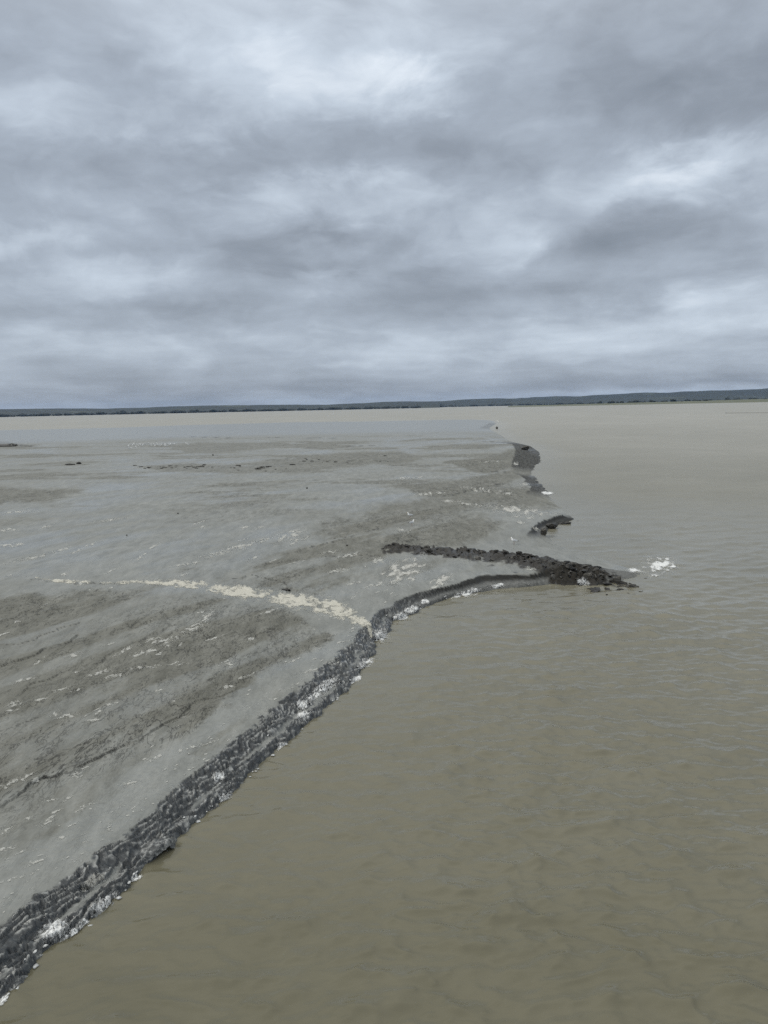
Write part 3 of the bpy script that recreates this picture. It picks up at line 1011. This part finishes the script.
PATCHES = [  # px, py, half length, half height (pixels), tilt, thickness, on, label
    (103, 904, 17, 5, 36, 0.06, 'water', 'long white foam patch on the water edge below the broken bank near the bottom left'),
    (137, 879, 6, 3, 25, 0.05, 'water', 'small white foam scrap on the water beside the rounded mud block'),
    (55, 930, 21, 8, 32, 0.08, 'mud', 'thick white foam lump on the shelf of the bank at the bottom left'),
    (92, 883, 14, 5, 38, 0.05, 'mud', 'pale grey foam smear high on the dark bank above the long foam patch'),
    (70, 935, 8, 3, 35, 0.05, 'water', 'thin foam scrap at the foot of the bank at the bottom left'),
    (4, 1000, 9, 4, 45, 0.05, 'water', 'foam scrap at the waterline in the bottom left corner'),
    (84, 925, 6, 3, 30, 0.04, 'water', 'small foam scrap between two longer foam patches at the waterline'),
    (219, 777, 7, 5, 10, 0.07, 'mud', 'round white foam tuft on the shelf halfway along the near bank'),
    (226, 797, 9, 4, 28, 0.06, 'water', 'white foam scrap floating at the waterline halfway along the near bank'),
    (326, 686, 15, 6, 32, 0.08, 'mud', 'large white foam clump on the upper bank below the cream foam trail'),
    (313, 697, 9, 5, 25, 0.08, 'mud', 'white foam clump in the middle of three on the upper bank'),
    (303, 705, 6, 5, 20, 0.07, 'mud', 'small white foam clump lowest of three on the upper bank'),
    (304, 716, 8, 6, 20, 0.08, 'mud', 'white foam tuft standing on the edge of the dark lower scarp'),
    (366, 664, 9, 5, 15, 0.08, 'water', 'white foam tuft on the water just below the bank notch'),
    (381, 635.5, 9, 7, -10, 0.10, 'water', 'bright white foam lump on the water in the notch of the bank'),
    (281, 747, 8, 3, 35, 0.05, 'water', 'thin white foam line at the waterline below the upper bank'),
    (356, 680, 7, 3, 35, 0.05, 'water', 'thin foam scrap at the waterline below the white tuft'),
    (413, 609, 9, 5, 20, 0.09, 'mud', 'white foam patch at the foot of the black bank beyond the notch'),
    (400, 617, 9, 4, 15, 0.08, 'water', 'foam streak at the waterline beneath the black bank'),
    (425, 602, 5, 3, 10, 0.08, 'mud', 'small foam tuft on the black bank beyond the notch'),
    (440, 582, 16, 5, 25, 0.09, 'mud', 'white foam patch in the gap between the two black banks'),
    (467, 593.5, 15, 4, 14, 0.08, 'water', 'white foam streak at the waterline of the second black bank'),
    (496, 586, 9, 2.5, 6, 0.07, 'mud', 'thin foam line under the second black bank'),
    (583, 583, 7, 3.5, -10, 0.10, 'mud', 'white foam tuft below the ridge of dark clods'),
    (659, 565, 21, 9, 2, 0.10, 'water', 'white broken foam on the water off the tip of the clod ridge'),
    (636, 571, 12, 2.5, -12, 0.08, 'water', 'foam streak on the water touching the tip of the clod ridge'),
    (518, 510.5, 32, 4.5, -7, 0.10, 'mud', 'long white foam drift on the mud near the far river edge'),
    (547, 493, 8, 1.8, -3, 0.10, 'mud', 'thin foam line at the foot of the far dark scarp'),
    (405, 571, 24, 14, 15, 0.07, 'mud', 'broad pale foam patch on the mud left of the ridge of dark clods'),
    (498, 421, 3, 0.6, -20, 0.06, 'mud', 'tiny foam streak on the far tip of the mud spit'),
]
n_foam = 0
for i, (px, py, hw, hh, ang, th, on, lab) in enumerate(PATCHES):
    cov = 0.55 if (px, py) in ((405, 571), (659, 565)) else 0.45 if (px, py) in ((440, 582), (518, 510.5)) else 0.30
    V_, f, fr_ = foam_mesh(px, py, hw, hh, ang, i + 1, th, on, cov, 0.0 if on == 'water' else (0.25 if py > 585 else 0.42), 4.0, 0.75 if cov > 0.4 else 0.45)
    if V_ is None:
        continue
    o = link('foam_patch', mesh_from('foam_patch', V_, f, True, {'froth': fr_}), M_PALE if (px, py) in ((405, 571), (440, 582), (92, 883), (518, 510.5), (498, 421)) else M_FOAM)
    tag(o, lab, 'foam', 'foam patches')

# the cream trail of froth down the shallow channel
Vs, Fs, k = [], [], 0
for i in range(len(TRAIL_PX) - 1):
    pass
tp = np.array(TRAIL_PX, float)
Lp = np.concatenate([[0], np.cumsum(np.sqrt((np.diff(tp, axis=0) ** 2).sum(1)))])
ns, nw = 1100, 50
s_ = np.linspace(0, Lp[-1], ns)
cxp = np.interp(s_, Lp, tp[:, 0])
cyp = np.interp(s_, Lp, tp[:, 1])
hwp = np.interp(s_ / Lp[-1], [0, 0.08, 0.3, 0.4, 0.55, 0.75, 0.88, 0.96, 1.0], [0.8, 1.1, 1.2, 3.0, 5.5, 7.5, 9.0, 6.5, 3.5])
wv = np.linspace(-1.5, 1.5, nw)
PX = cxp[:, None] + 0 * wv[None, :]
PY = cyp[:, None] + hwp[:, None] * wv[None, :]
g = np.array([at(a, b_, 0.38) for a, b_ in zip(PX.ravel(), PY.ravel())])
X_, Y_ = g[:, 0].reshape(PX.shape).astype(np.float32), g[:, 1].reshape(PX.shape).astype(np.float32)
nn = fbm(PX, PY * 2.2, 9, 5, 0.68, 1001) * 0.80 + fbm(PX, PY * 2.0, 40, 3, 0.5, 1003) * 0.7
hole = smooth(0.25, 0.42, s_ / Lp[-1])[:, None]
mk = (1 - wv[None, :] ** 2) * (0.48 + 0.32 * hole) + nn * 0.8 - 0.26
H_ = height(X_.ravel(), Y_.ravel()).reshape(X_.shape)
Z_ = H_ + 0.008 + 0.02 * np.clip(mk * 1.5, -0.1, 1) * (0.6 + 0.9 * np.abs(fbm(X_, Y_, 0.4, 3, 0.6, 1011)))
f = grid_faces(ns, nw, mk > -0.35)[:, ::-1]
V_ = np.stack([X_.ravel(), Y_.ravel(), Z_.ravel()], 1)
V_, f, fr_ = compact(V_, f, {'froth': mk.astype(np.float32)})
o = link('foam_trail', mesh_from('foam_trail', V_, f, True, fr_), M_CREAM)
tag(o, 'long cream coloured foam trail running down a shallow channel to the bank', 'foam')

# thin streaks of dried froth all over the flat: nobody could count them
random.seed(11)
ST = [(205, 618, 14, 4, 30), (195, 628, 16, 4, 20), (150, 640, 14, 2.5, 22), (125, 650, 14, 2.5, 25), (145, 652, 18, 3, 12), (100, 672, 16, 2.5, 20), (75, 655, 10, 2.5, 15), (25, 680, 14, 2, 15),
      (165, 640, 18, 2.5, 15), (140, 668, 22, 2, 8), (115, 676, 14, 2, 12), (60, 690, 12, 2, 14), (15, 705, 10, 4, 5), (70, 715, 16, 2, 12), (95, 720, 10, 2, 8), (110, 705, 12, 1.5, 15), (55, 715, 8, 2.5, 10),
      (8, 785, 14, 3, 30), (25, 778, 14, 2.5, 25), (78, 775, 6, 4, 20), (155, 758, 8, 2, 25), (130, 783, 12, 1.5, 10), (82, 808, 12, 2.5, 25), (48, 821, 12, 3, 28), (30, 818, 6, 1.5, 20), (6, 831, 10, 2.5, 22),
      (5, 850, 12, 2.5, 15), (38, 862, 12, 3, 18), (12, 880, 16, 1.5, 18), (62, 838, 8, 1.5, 20), (85, 842, 6, 1.5, 40), (190, 748, 16, 1.5, 15), (210, 743, 10, 1.2, 18),
      (310, 671, 12, 1.3, 15), (330, 662, 10, 1.3, 15), (295, 660, 10, 1.2, 25), (318, 649, 8, 1.2, 18), (227, 662, 10, 3, 25), (230, 665, 6, 3, 0), (250, 640, 10, 2, 25), (270, 612, 16, 1.5, 20),
      (290, 536, 16, 4, 18), (240, 547, 24, 3, 14), (215, 555, 20, 2.5, 12), (330, 552, 12, 2, 10), (340, 570, 14, 2, 8), (350, 555, 14, 2, 10), (300, 540, 12, 3, 22), (265, 540, 14, 2, 18), (185, 565, 16, 1.5, 10),
      (8, 545, 20, 2, 5), (30, 558, 22, 2, 12), (60, 550, 14, 1.5, 15), (5, 530, 14, 1.5, 3), (110, 520, 20, 1.0, 5), (20, 512, 20, 1.2, 4),
      (480, 489, 22, 2.2, -5), (505, 492, 14, 1.6, -6), (450, 500, 14, 1.4, -4), (530, 518, 7, 1.8, -8), (522, 523, 6, 1.6, -8), (537, 527, 6, 1.6, -4), (515, 517, 5, 1.5, 0), (430, 493, 20, 1.5, 2), (470, 503, 14, 1.6, -4),
      (525, 484, 6, 1.5, 0), (490, 462, 10, 1.5, 3), (516, 463, 3, 1.6, 0), (410, 478, 24, 1, 2), (380, 560, 10, 4, 15), (395, 582, 8, 3, 10), (355, 583, 8, 1.5, 12), (375, 585, 12, 2, 15), (530, 571, 8, 1.2, -6), (400, 530, 5, 2, 0),
      (407, 532, 5, 1.5, 10)]
for i in range(80):
    yy = random.choice((random.uniform(595, 720), random.uniform(520, 610), random.uniform(640, 860)))
    xm = 300 if yy < 640 else 330 - (yy - 640) * 1.35
    ST.append((random.uniform(-40, max(20, xm)), yy, random.uniform(3, 10), random.uniform(0.8, 1.8), random.uniform(8, 28)))
for i in range(170):
    j = random.randrange(len(TOPLINE) - 11)
    fr_ = random.random()
    bx_ = TOPLINE[j][0] * (1 - fr_) + TOPLINE[j + 1][0] * fr_
    by_ = TOPLINE[j][1] * (1 - fr_) + TOPLINE[j + 1][1] * fr_
    o_ = random.expovariate(1 / 22.0) + 2
    ST.append((bx_ - o_ * 0.72, by_ - o_ * 0.66, random.uniform(1.2, 3.6), random.uniform(0.5, 0.9), random.uniform(12, 34)))
Vs, Fs, Ms, k = [], [], [], 0
for i, (px, py, hw, hh, ang) in enumerate(ST):
    V_, f, fr_ = foam_mesh(px, py, hw, hh, ang, i + 101, 0.006, 'mud', 0.55, 0.42, 2.5)
    if V_ is None:
        continue
    Vs.append(V_)
    Fs.append(f + k)
    Ms.append(fr_)
    k += len(V_)
o = link('foam', mesh_from('foam', np.concatenate(Vs), np.concatenate(Fs), True, {'froth': np.concatenate(Ms)}), foam_material('dried_foam', (0.34, 0.34, 0.31), (0.52, 0.52, 0.48), 0.75, 11.0))
tag(o, 'thin pale streaks of dried foam scattered over the mudflat', kind='stuff')
# specks of froth along the waterline
Vs, Fs, k = [], [], 0
for i in range(60):
    j = random.uniform(4, 4 + len(WATERLINE) - 6)
    a = int(j)
    p = shore[a] + (shore[a + 1] - shore[a]) * (j - a)
    rr = math.hypot(*p)
    off_ = random.choice((random.gauss(0.0, 0.05), random.gauss(0, 0.05), random.uniform(0, 0.5)))
    nrm = shore[a + 1] - shore[a]
    nrm = np.array((-nrm[1], nrm[0])) / np.linalg.norm(nrm)
    c = p + nrm * off_
    sz = random.uniform(0.008, 0.024) * (1 + rr / 60)
    pv = ico_v * (1 + rng.normal(0, 0.25, ico_v.shape)) * (sz * random.uniform(1, 2.2), sz * random.uniform(1, 2.6), 0.006)
    hz = max(0.0, float(height(np.float32(c[0]), np.float32(c[1]))[0]))
    Vs.append(pv + (c[0], c[1], hz + 0.015))
    Fs.append(ico_f + k)
    k += len(ico_v)
o = link('foam', mesh_from('foam', np.concatenate(Vs), np.concatenate(Fs), True, {'froth': np.full(k, 0.3)}), M_FOAM)
tag(o, 'small white flecks of foam along the waterline of the bank', kind='stuff')


# ------------------------------------------------------------------ mud clods and blocks
def clod_mesh(seed, sx, sy, sz, n=16):
    rr = random.Random(seed)
    bm = bmesh.new()
    for i in range(n):
        v = Vector((rr.gauss(0, 1), rr.gauss(0, 1), rr.gauss(0, 1)))
        v.normalize()
        v *= rr.uniform(0.75, 1.05)
        bm.verts.new((v.x * sx, v.y * sy, v.z * sz))
    res = bmesh.ops.convex_hull(bm, input=bm.verts)
    bmesh.ops.delete(bm, geom=[g_ for g_ in res['geom_interior'] if isinstance(g_, bmesh.types.BMVert)], context='VERTS')
    bmesh.ops.bevel(bm, geom=bm.edges[:], offset=0.05 * min(sx, sy), segments=1, affect='EDGES', profile=0.6)
    bmesh.ops.triangulate(bm, faces=bm.faces[:])
    bmesh.ops.subdivide_edges(bm, edges=bm.edges[:], cuts=1)
    for v in bm.verts:
        v.co += Vector((rr.gauss(0, 1), rr.gauss(0, 1), rr.gauss(0, 1))) * 0.03 * min(sx, sy)
    me = bpy.data.meshes.new('mud_clod')
    bm.to_mesh(me)
    bm.free()
    me.materials.append(M_CLOD)
    return me


variants = [clod_mesh(i + 1, 0.5, 0.36, 0.22 + 0.05 * (i % 4)) for i in range(12)]
rnd = random.Random(5)
Lr = np.concatenate([[0], np.cumsum(np.sqrt((np.diff(RIDGE, axis=0) ** 2).sum(1)))])
LABS = ['dark wet mud clod piled at the river tip of the long black ridge', 'dark mud clod heaped in the middle of the long black ridge',
        'brownish mud clod scattered at the left end of the long black ridge']
pos_list = []
for i in range(295):
    s01 = rnd.random() ** 0.8
    L_ = s01 * Lr[-1]
    cx0, cy0 = np.interp(L_, Lr, RIDGE[:, 0]), np.interp(L_, Lr, RIDGE[:, 1])
    spread = (0.5 + 0.55 * s01) * (1 - 0.5 * max(0, s01 - 0.85) / 0.15)
    pos_list.append((cx0 + rnd.gauss(0, 0.3), cy0 + rnd.gauss(0, spread), s01))
zh = height(np.array([p[0] for p in pos_list], np.float32), np.array([p[1] for p in pos_list], np.float32))
for (cx0, cy0, s01), hz in zip(pos_list, zh):
    o = bpy.data.objects.new('mud_clod', variants[rnd.randrange(12)])
    COL.objects.link(o)
    k = min(0.80, 0.26 * math.exp(rnd.gauss(0, 0.45))) * (0.7 + 0.5 * s01)
    o.location = (cx0, cy0, max(float(hz), -0.04) + 0.03 * k)
    o.scale = (k * rnd.uniform(0.9, 1.5), k * rnd.uniform(0.7, 1.1), k * rnd.uniform(0.6, 1.1))
    o.rotation_euler = (rnd.gauss(0, 0.25), rnd.gauss(0, 0.25), rnd.uniform(0, 6.28))
    tag(o, LABS[0] if s01 > 0.66 else LABS[1] if s01 > 0.3 else LABS[2], 'mud clod', 'clods of the long mud ridge')

# slumped blocks and lumps, one by one
BLOCKS = [  # px, py, width px, height px, label, water?
    (544, 531, 7, 9, 'black slumped mud block standing left of two others at the river edge', 0.1),
    (551, 524.5, 13, 6, 'wide black slumped mud slab between two others at the river edge', 0.1),
    (564, 521.5, 15, 3.5, 'thin black mud slab jutting furthest into the river', 0.05),
    (578, 520.5, 3, 1.2, 'tiny dark mud lump in the water off the thin black slab', 0.0),
    (525, 446.5, 9, 4.5, 'rounded dark mud hump on top of the far river bank', 0.5),
    (497, 427.5, 2.2, 3.2, 'small dark mud lump on the far tip of the spit', 0.1),
    (79, 463, 5, 2.2, 'dark mud lump at the right end of a thin line on the far flat', 0.45),
    (70, 464.5, 10, 1.2, 'thin dark mud sliver beside a rounder lump on the far flat', 0.43),
    (3, 445.5, 26, 2.2, 'long dark mud bar at the left edge of the far flat', 0.43),
    (213, 455, 1.6, 1.4, 'tiny dark mud lump alone on the far flat', 0.43),
    (240, 466, 1.8, 1.4, 'tiny dark mud lump among the crumbled line on the far flat', 0.43),
    (307, 488, 1.8, 1.5, 'tiny dark mud lump on the smooth grey mud in the middle distance', 0.43),
    (127, 535, 1.6, 1.3, 'tiny dark mud lump on the smooth wet mud left of the middle', 0.43),
    (178, 513, 1.4, 1.2, 'tiny dark mud speck on the smooth wet mud behind the foam trail', 0.43),
    (347, 545, 2.2, 1.4, 'tiny dark mud lump below the small scarp in the middle distance', 0.43),
    (286, 588.5, 9, 3, 'low dark mud slab just above the cream foam trail', 0.40),
    (646, 577.5, 4, 1.5, 'small dark mud lump in the water off the tip of the clod ridge', 0.0),
]
for i, (px, py, wp, hp, lab, zb) in enumerate(BLOCKS):
    cx0, cy0 = at(px, py + hp * 0.4, zb)
    rr = math.hypot(cx0, cy0)
    sc = rr / F
    me = clod_mesh(100 + i, wp * sc * 0.56, max(wp * sc * 0.40, hp * sc * 0.7), hp * sc * 0.62, 26)
    me.name = 'mud_block'
    o = bpy.data.objects.new('mud_block', me)
    COL.objects.link(o)
    hz = max(float(height(np.float32(cx0), np.float32(cy0))[0]), -0.05)
    o.location = (cx0, cy0, hz + hp * sc * 0.35)
    tag(o, lab, 'mud block', 'slumped mud blocks')
# rows of small lumps on the far flat
sm = random.Random(9)
for i in range(60):
    px = sm.choice((sm.uniform(128, 205), sm.uniform(300, 395), sm.uniform(130, 270), sm.uniform(170, 320)))
    py = 467 + sm.gauss(0, 1.2) + (px - 160) * 0.012 if px < 300 else 461 + sm.gauss(0, 2.5)
    cx0, cy0 = at(px, py, 0.42)
    o = bpy.data.objects.new('mud_clod', variants[sm.randrange(12)])
    COL.objects.link(o)
    k = sm.uniform(0.2, 0.6)
    o.location = (cx0, cy0, float(height(np.float32(cx0), np.float32(cy0))[0]) + 0.08 * k)
    o.scale = (k * sm.uniform(1, 2.2), k, k * 0.8)
    o.rotation_euler = (0, 0, sm.gauss(0, 0.3))
    tag(o, 'small dark mud clod in a thin crumbled line far out on the flat', 'mud clod', 'small clods far out on the flat')

# the rounded slumped block low on the near bank
cx0, cy0 = at(155, 842, 0.25)
N = 70
gu, gv = np.meshgrid(np.linspace(-1, 1, N), np.linspace(-1, 1, N))
X_ = cx0 + gu * 0.42 * 0.62 - gv * 0.20 * 0.78
Y_ = cy0 + gu * 0.42 * 0.78 + gv * 0.20 * 0.62
rr_ = np.sqrt(gu ** 2 + gv ** 2) + fbm(gu, gv, 0.9, 3, 0.6, 1201) * 0.12
f1, f2, idv = worley((gu + 5) * 5, (gv + 5) * 4, 1205)
dome = np.clip(1 - rr_ ** 3, -1, 1)
Z_ = 0.12 + 0.11 * dome + (idv - 0.5) * 0.06 * smooth(0.3, 0.9, rr_) + fbm(X_, Y_, 0.12, 3, 0.6, 1211) * 0.018
f = grid_faces(N, N, rr_ < 1.1)
V_ = np.stack([X_.ravel(), Y_.ravel(), Z_.ravel()], 1)
V_, f, _ = compact(V_, f, {})
mb, t, bs = material('grey_slumped_mud')
pos = t.n('ShaderNodeNewGeometry').outputs['Position']
nz = t.n('ShaderNodeSeparateXYZ')
t.put(nz.inputs[0], t.n('ShaderNodeNewGeometry').outputs['Normal'])
n = t.noise(pos, 12, 6, 0.7)
c = t.ramp(n, [(0.38, (0.016, 0.018, 0.020)), (0.50, (0.09, 0.095, 0.092)), (0.66, (0.30, 0.305, 0.295))])
t.put(bs.inputs['Base Color'], c)
bs.inputs['Roughness'].default_value = 0.45
b1 = t.n('ShaderNodeBump')
b1.inputs['Strength'].default_value = 0.7
b1.inputs['Distance'].default_value = 0.02
t.put(b1.inputs['Height'], n)
t.put(bs.inputs['Normal'], b1.outputs[0])
o = link('mud_block', mesh_from('mud_block', V_, f), mb)
tag(o, 'rounded grey mud block slumped low on the near bank above the water', 'mud block', 'slumped mud blocks')

# ------------------------------------------------------------------ gulls
M_GULL = plain('white_plumage', (0.80, 0.80, 0.78), 0.7, 0.06)
M_BACK = plain('grey_plumage', (0.33, 0.35, 0.37), 0.7, 0.1)
M_TIP = plain('black_plumage', (0.03, 0.03, 0.03), 0.6, 0.1)
M_BILL = plain('yellow_bill', (0.60, 0.38, 0.06), 0.5, 0.1)
M_LEG = plain('pinkish_leg', (0.45, 0.28, 0.22), 0.6, 0.1)
SEC = [(-0.30, 0.215, 0.006, 0.004), (-0.27, 0.216, 0.030, 0.014), (-0.20, 0.222, 0.045, 0.030), (-0.12, 0.226, 0.066, 0.052), (-0.03, 0.226, 0.082, 0.074), (0.06, 0.230, 0.084, 0.084),
       (0.12, 0.248, 0.070, 0.076), (0.155, 0.290, 0.048, 0.056), (0.172, 0.335, 0.040, 0.046), (0.188, 0.372, 0.041, 0.040), (0.208, 0.384, 0.036, 0.034), (0.228, 0.380, 0.022, 0.022), (0.240, 0.376, 0.008, 0.008)]
nseg = 14
V_, f_ = [], []
for i, (sx, sz, ry, rz) in enumerate(SEC):
    j0, j1 = max(0, i - 1), min(len(SEC) - 1, i + 1)
    tx, tz = SEC[j1][0] - SEC[j0][0], SEC[j1][1] - SEC[j0][1]
    ln = math.hypot(tx, tz)
    nx_, nz_ = -tz / ln, tx / ln
    for k in range(nseg):
        a = 2 * math.pi * k / nseg
        V_.append((sx + nx_ * math.sin(a) * rz, math.cos(a) * ry, sz + nz_ * math.sin(a) * rz))
for i in range(len(SEC) - 1):
    for k in range(nseg):
        f_.append((i * nseg + k, i * nseg + (k + 1) % nseg, (i + 1) * nseg + (k + 1) % nseg, (i + 1) * nseg + k))
gm = mesh_from('gull', V_, f_)
for mt in (M_GULL, M_BACK, M_TIP):
    gm.materials.append(mt)
for p in gm.polygons:
    i, k = divmod(p.index, nseg)
    up = math.sin(2 * math.pi * (k + 0.5) / nseg)
    if i < 6 and up > -0.1:
        p.material_index = 2 if i < 2 else 1


def tube(name, pts, rads, mat, parent, n=7):
    vs, fs = [], []
    for i, (p, r_) in enumerate(zip(pts, rads)):
        j0, j1 = max(0, i - 1), min(len(pts) - 1, i + 1)
        d = (Vector(pts[j1]) - Vector(pts[j0])).normalized()
        a1 = d.orthogonal().normalized()
        a2 = d.cross(a1)
        for k in range(n):
            q = 2 * math.pi * k / n
            vs.append(Vector(p) + a1 * math.cos(q) * r_ + a2 * math.sin(q) * r_)
    for i in range(len(pts) - 1):
        for k in range(n):
            fs.append((i * n + k, i * n + (k + 1) % n, (i + 1) * n + (k + 1) % n, (i + 1) * n + k))
    return link(name, mesh_from(name, [v[:] for v in vs], fs), mat, parent)


def place_gull(o, px, py, rot, lab, grp, scale=1.0):
    cx0, cy0 = at(px, py, 0.42)
    hz = float(height(np.float32(cx0), np.float32(cy0))[0])
    o.location = (cx0, cy0, hz)
    o.rotation_euler = (0, 0, rot)
    o.scale = (scale, scale, scale)
    tag(o, lab, 'gull', grp)


g0 = link('gull', gm)
tube('bill', [(0.232, 0, 0.377), (0.265, 0, 0.372), (0.288, 0, 0.362)], [0.010, 0.008, 0.002], M_BILL, g0)
for s in (-1, 1):
    tube('leg', [(0.03, s * 0.035, 0.17), (0.02, s * 0.035, 0.08), (0.03, s * 0.035, 0.004), (0.075, s * 0.04, 0.003)], [0.010, 0.006, 0.006, 0.008], M_LEG, g0)
place_gull(g0, 514.5, 541, 2.6, 'white and grey gull standing alone behind the ridge of dark clods', 'gulls')
for (px, py, rot, lab) in [(411.5, 526, 0.6, 'white gull standing on brown mud beyond the left end of the clod ridge'),
                           (410.5, 518.5, 2.9, 'smaller looking gull just behind another gull on the brown mud')]:
    o = g0.copy()
    COL.objects.link(o)
    for ch in g0.children:
        c = ch.copy()
        COL.objects.link(c)
        c.parent = o
    place_gull(o, px, py, rot, lab, 'gulls')
gr = random.Random(21)
FL = [(128, 447.5), (129.5, 449), (131, 446), (133.5, 447), (135.5, 448.7), (137, 446.5), (138.5, 447.5), (140.3, 445.5), (141.7, 446.3), (142.5, 447), (130, 450), (134.5, 445.5), (144.5, 446), (150, 446), (151.5, 447.2), (153.5, 446), (154.7, 447.6),
      (157, 446.3), (159, 446), (159.5, 447.3), (161, 446.8), (162.5, 445.5), (164, 446.8), (165.5, 446), (166.5, 447.2), (168, 445.5), (169.7, 446.2), (171, 445.6), (173.5, 445.5), (175, 446.2), (148, 444.5), (156, 445), (187, 445), (189, 446)]
for (px, py) in FL:
    o = bpy.data.objects.new('gull', gm)
    COL.objects.link(o)
    place_gull(o, px, py, gr.uniform(0, 6.28), 'white gull in the distant flock resting on the far mudflat', 'distant flock of gulls', 1.5)

# ------------------------------------------------------------------ haze
HV = [(-11000, -10500, -3), (11000, -10500, -3), (11000, 11000, -3), (-11000, 11000, -3), (-11000, -10500, 140), (11000, -10500, 140), (11000, 11000, 140), (-11000, 11000, 140)]
HF = [(3, 2, 1, 0), (4, 5, 6, 7), (0, 1, 5, 4), (1, 2, 6, 5), (2, 3, 7, 6), (3, 0, 4, 7)]
mh = bpy.data.materials.new('haze')
mh.use_nodes = True
t = NT(mh.node_tree)
out = t.n('ShaderNodeOutputMaterial')
pv = t.n('ShaderNodeVolumePrincipled')
pv.inputs['Color'].default_value = (0.32, 0.56, 1.0, 1)
pv.inputs['Density'].default_value = 0.00002
t.put(out.inputs['Volume'], pv.outputs[0])
o = link('haze', mesh_from('haze', HV, HF, False), mh)
tag(o, 'thin sea haze over the bay', kind='stuff')
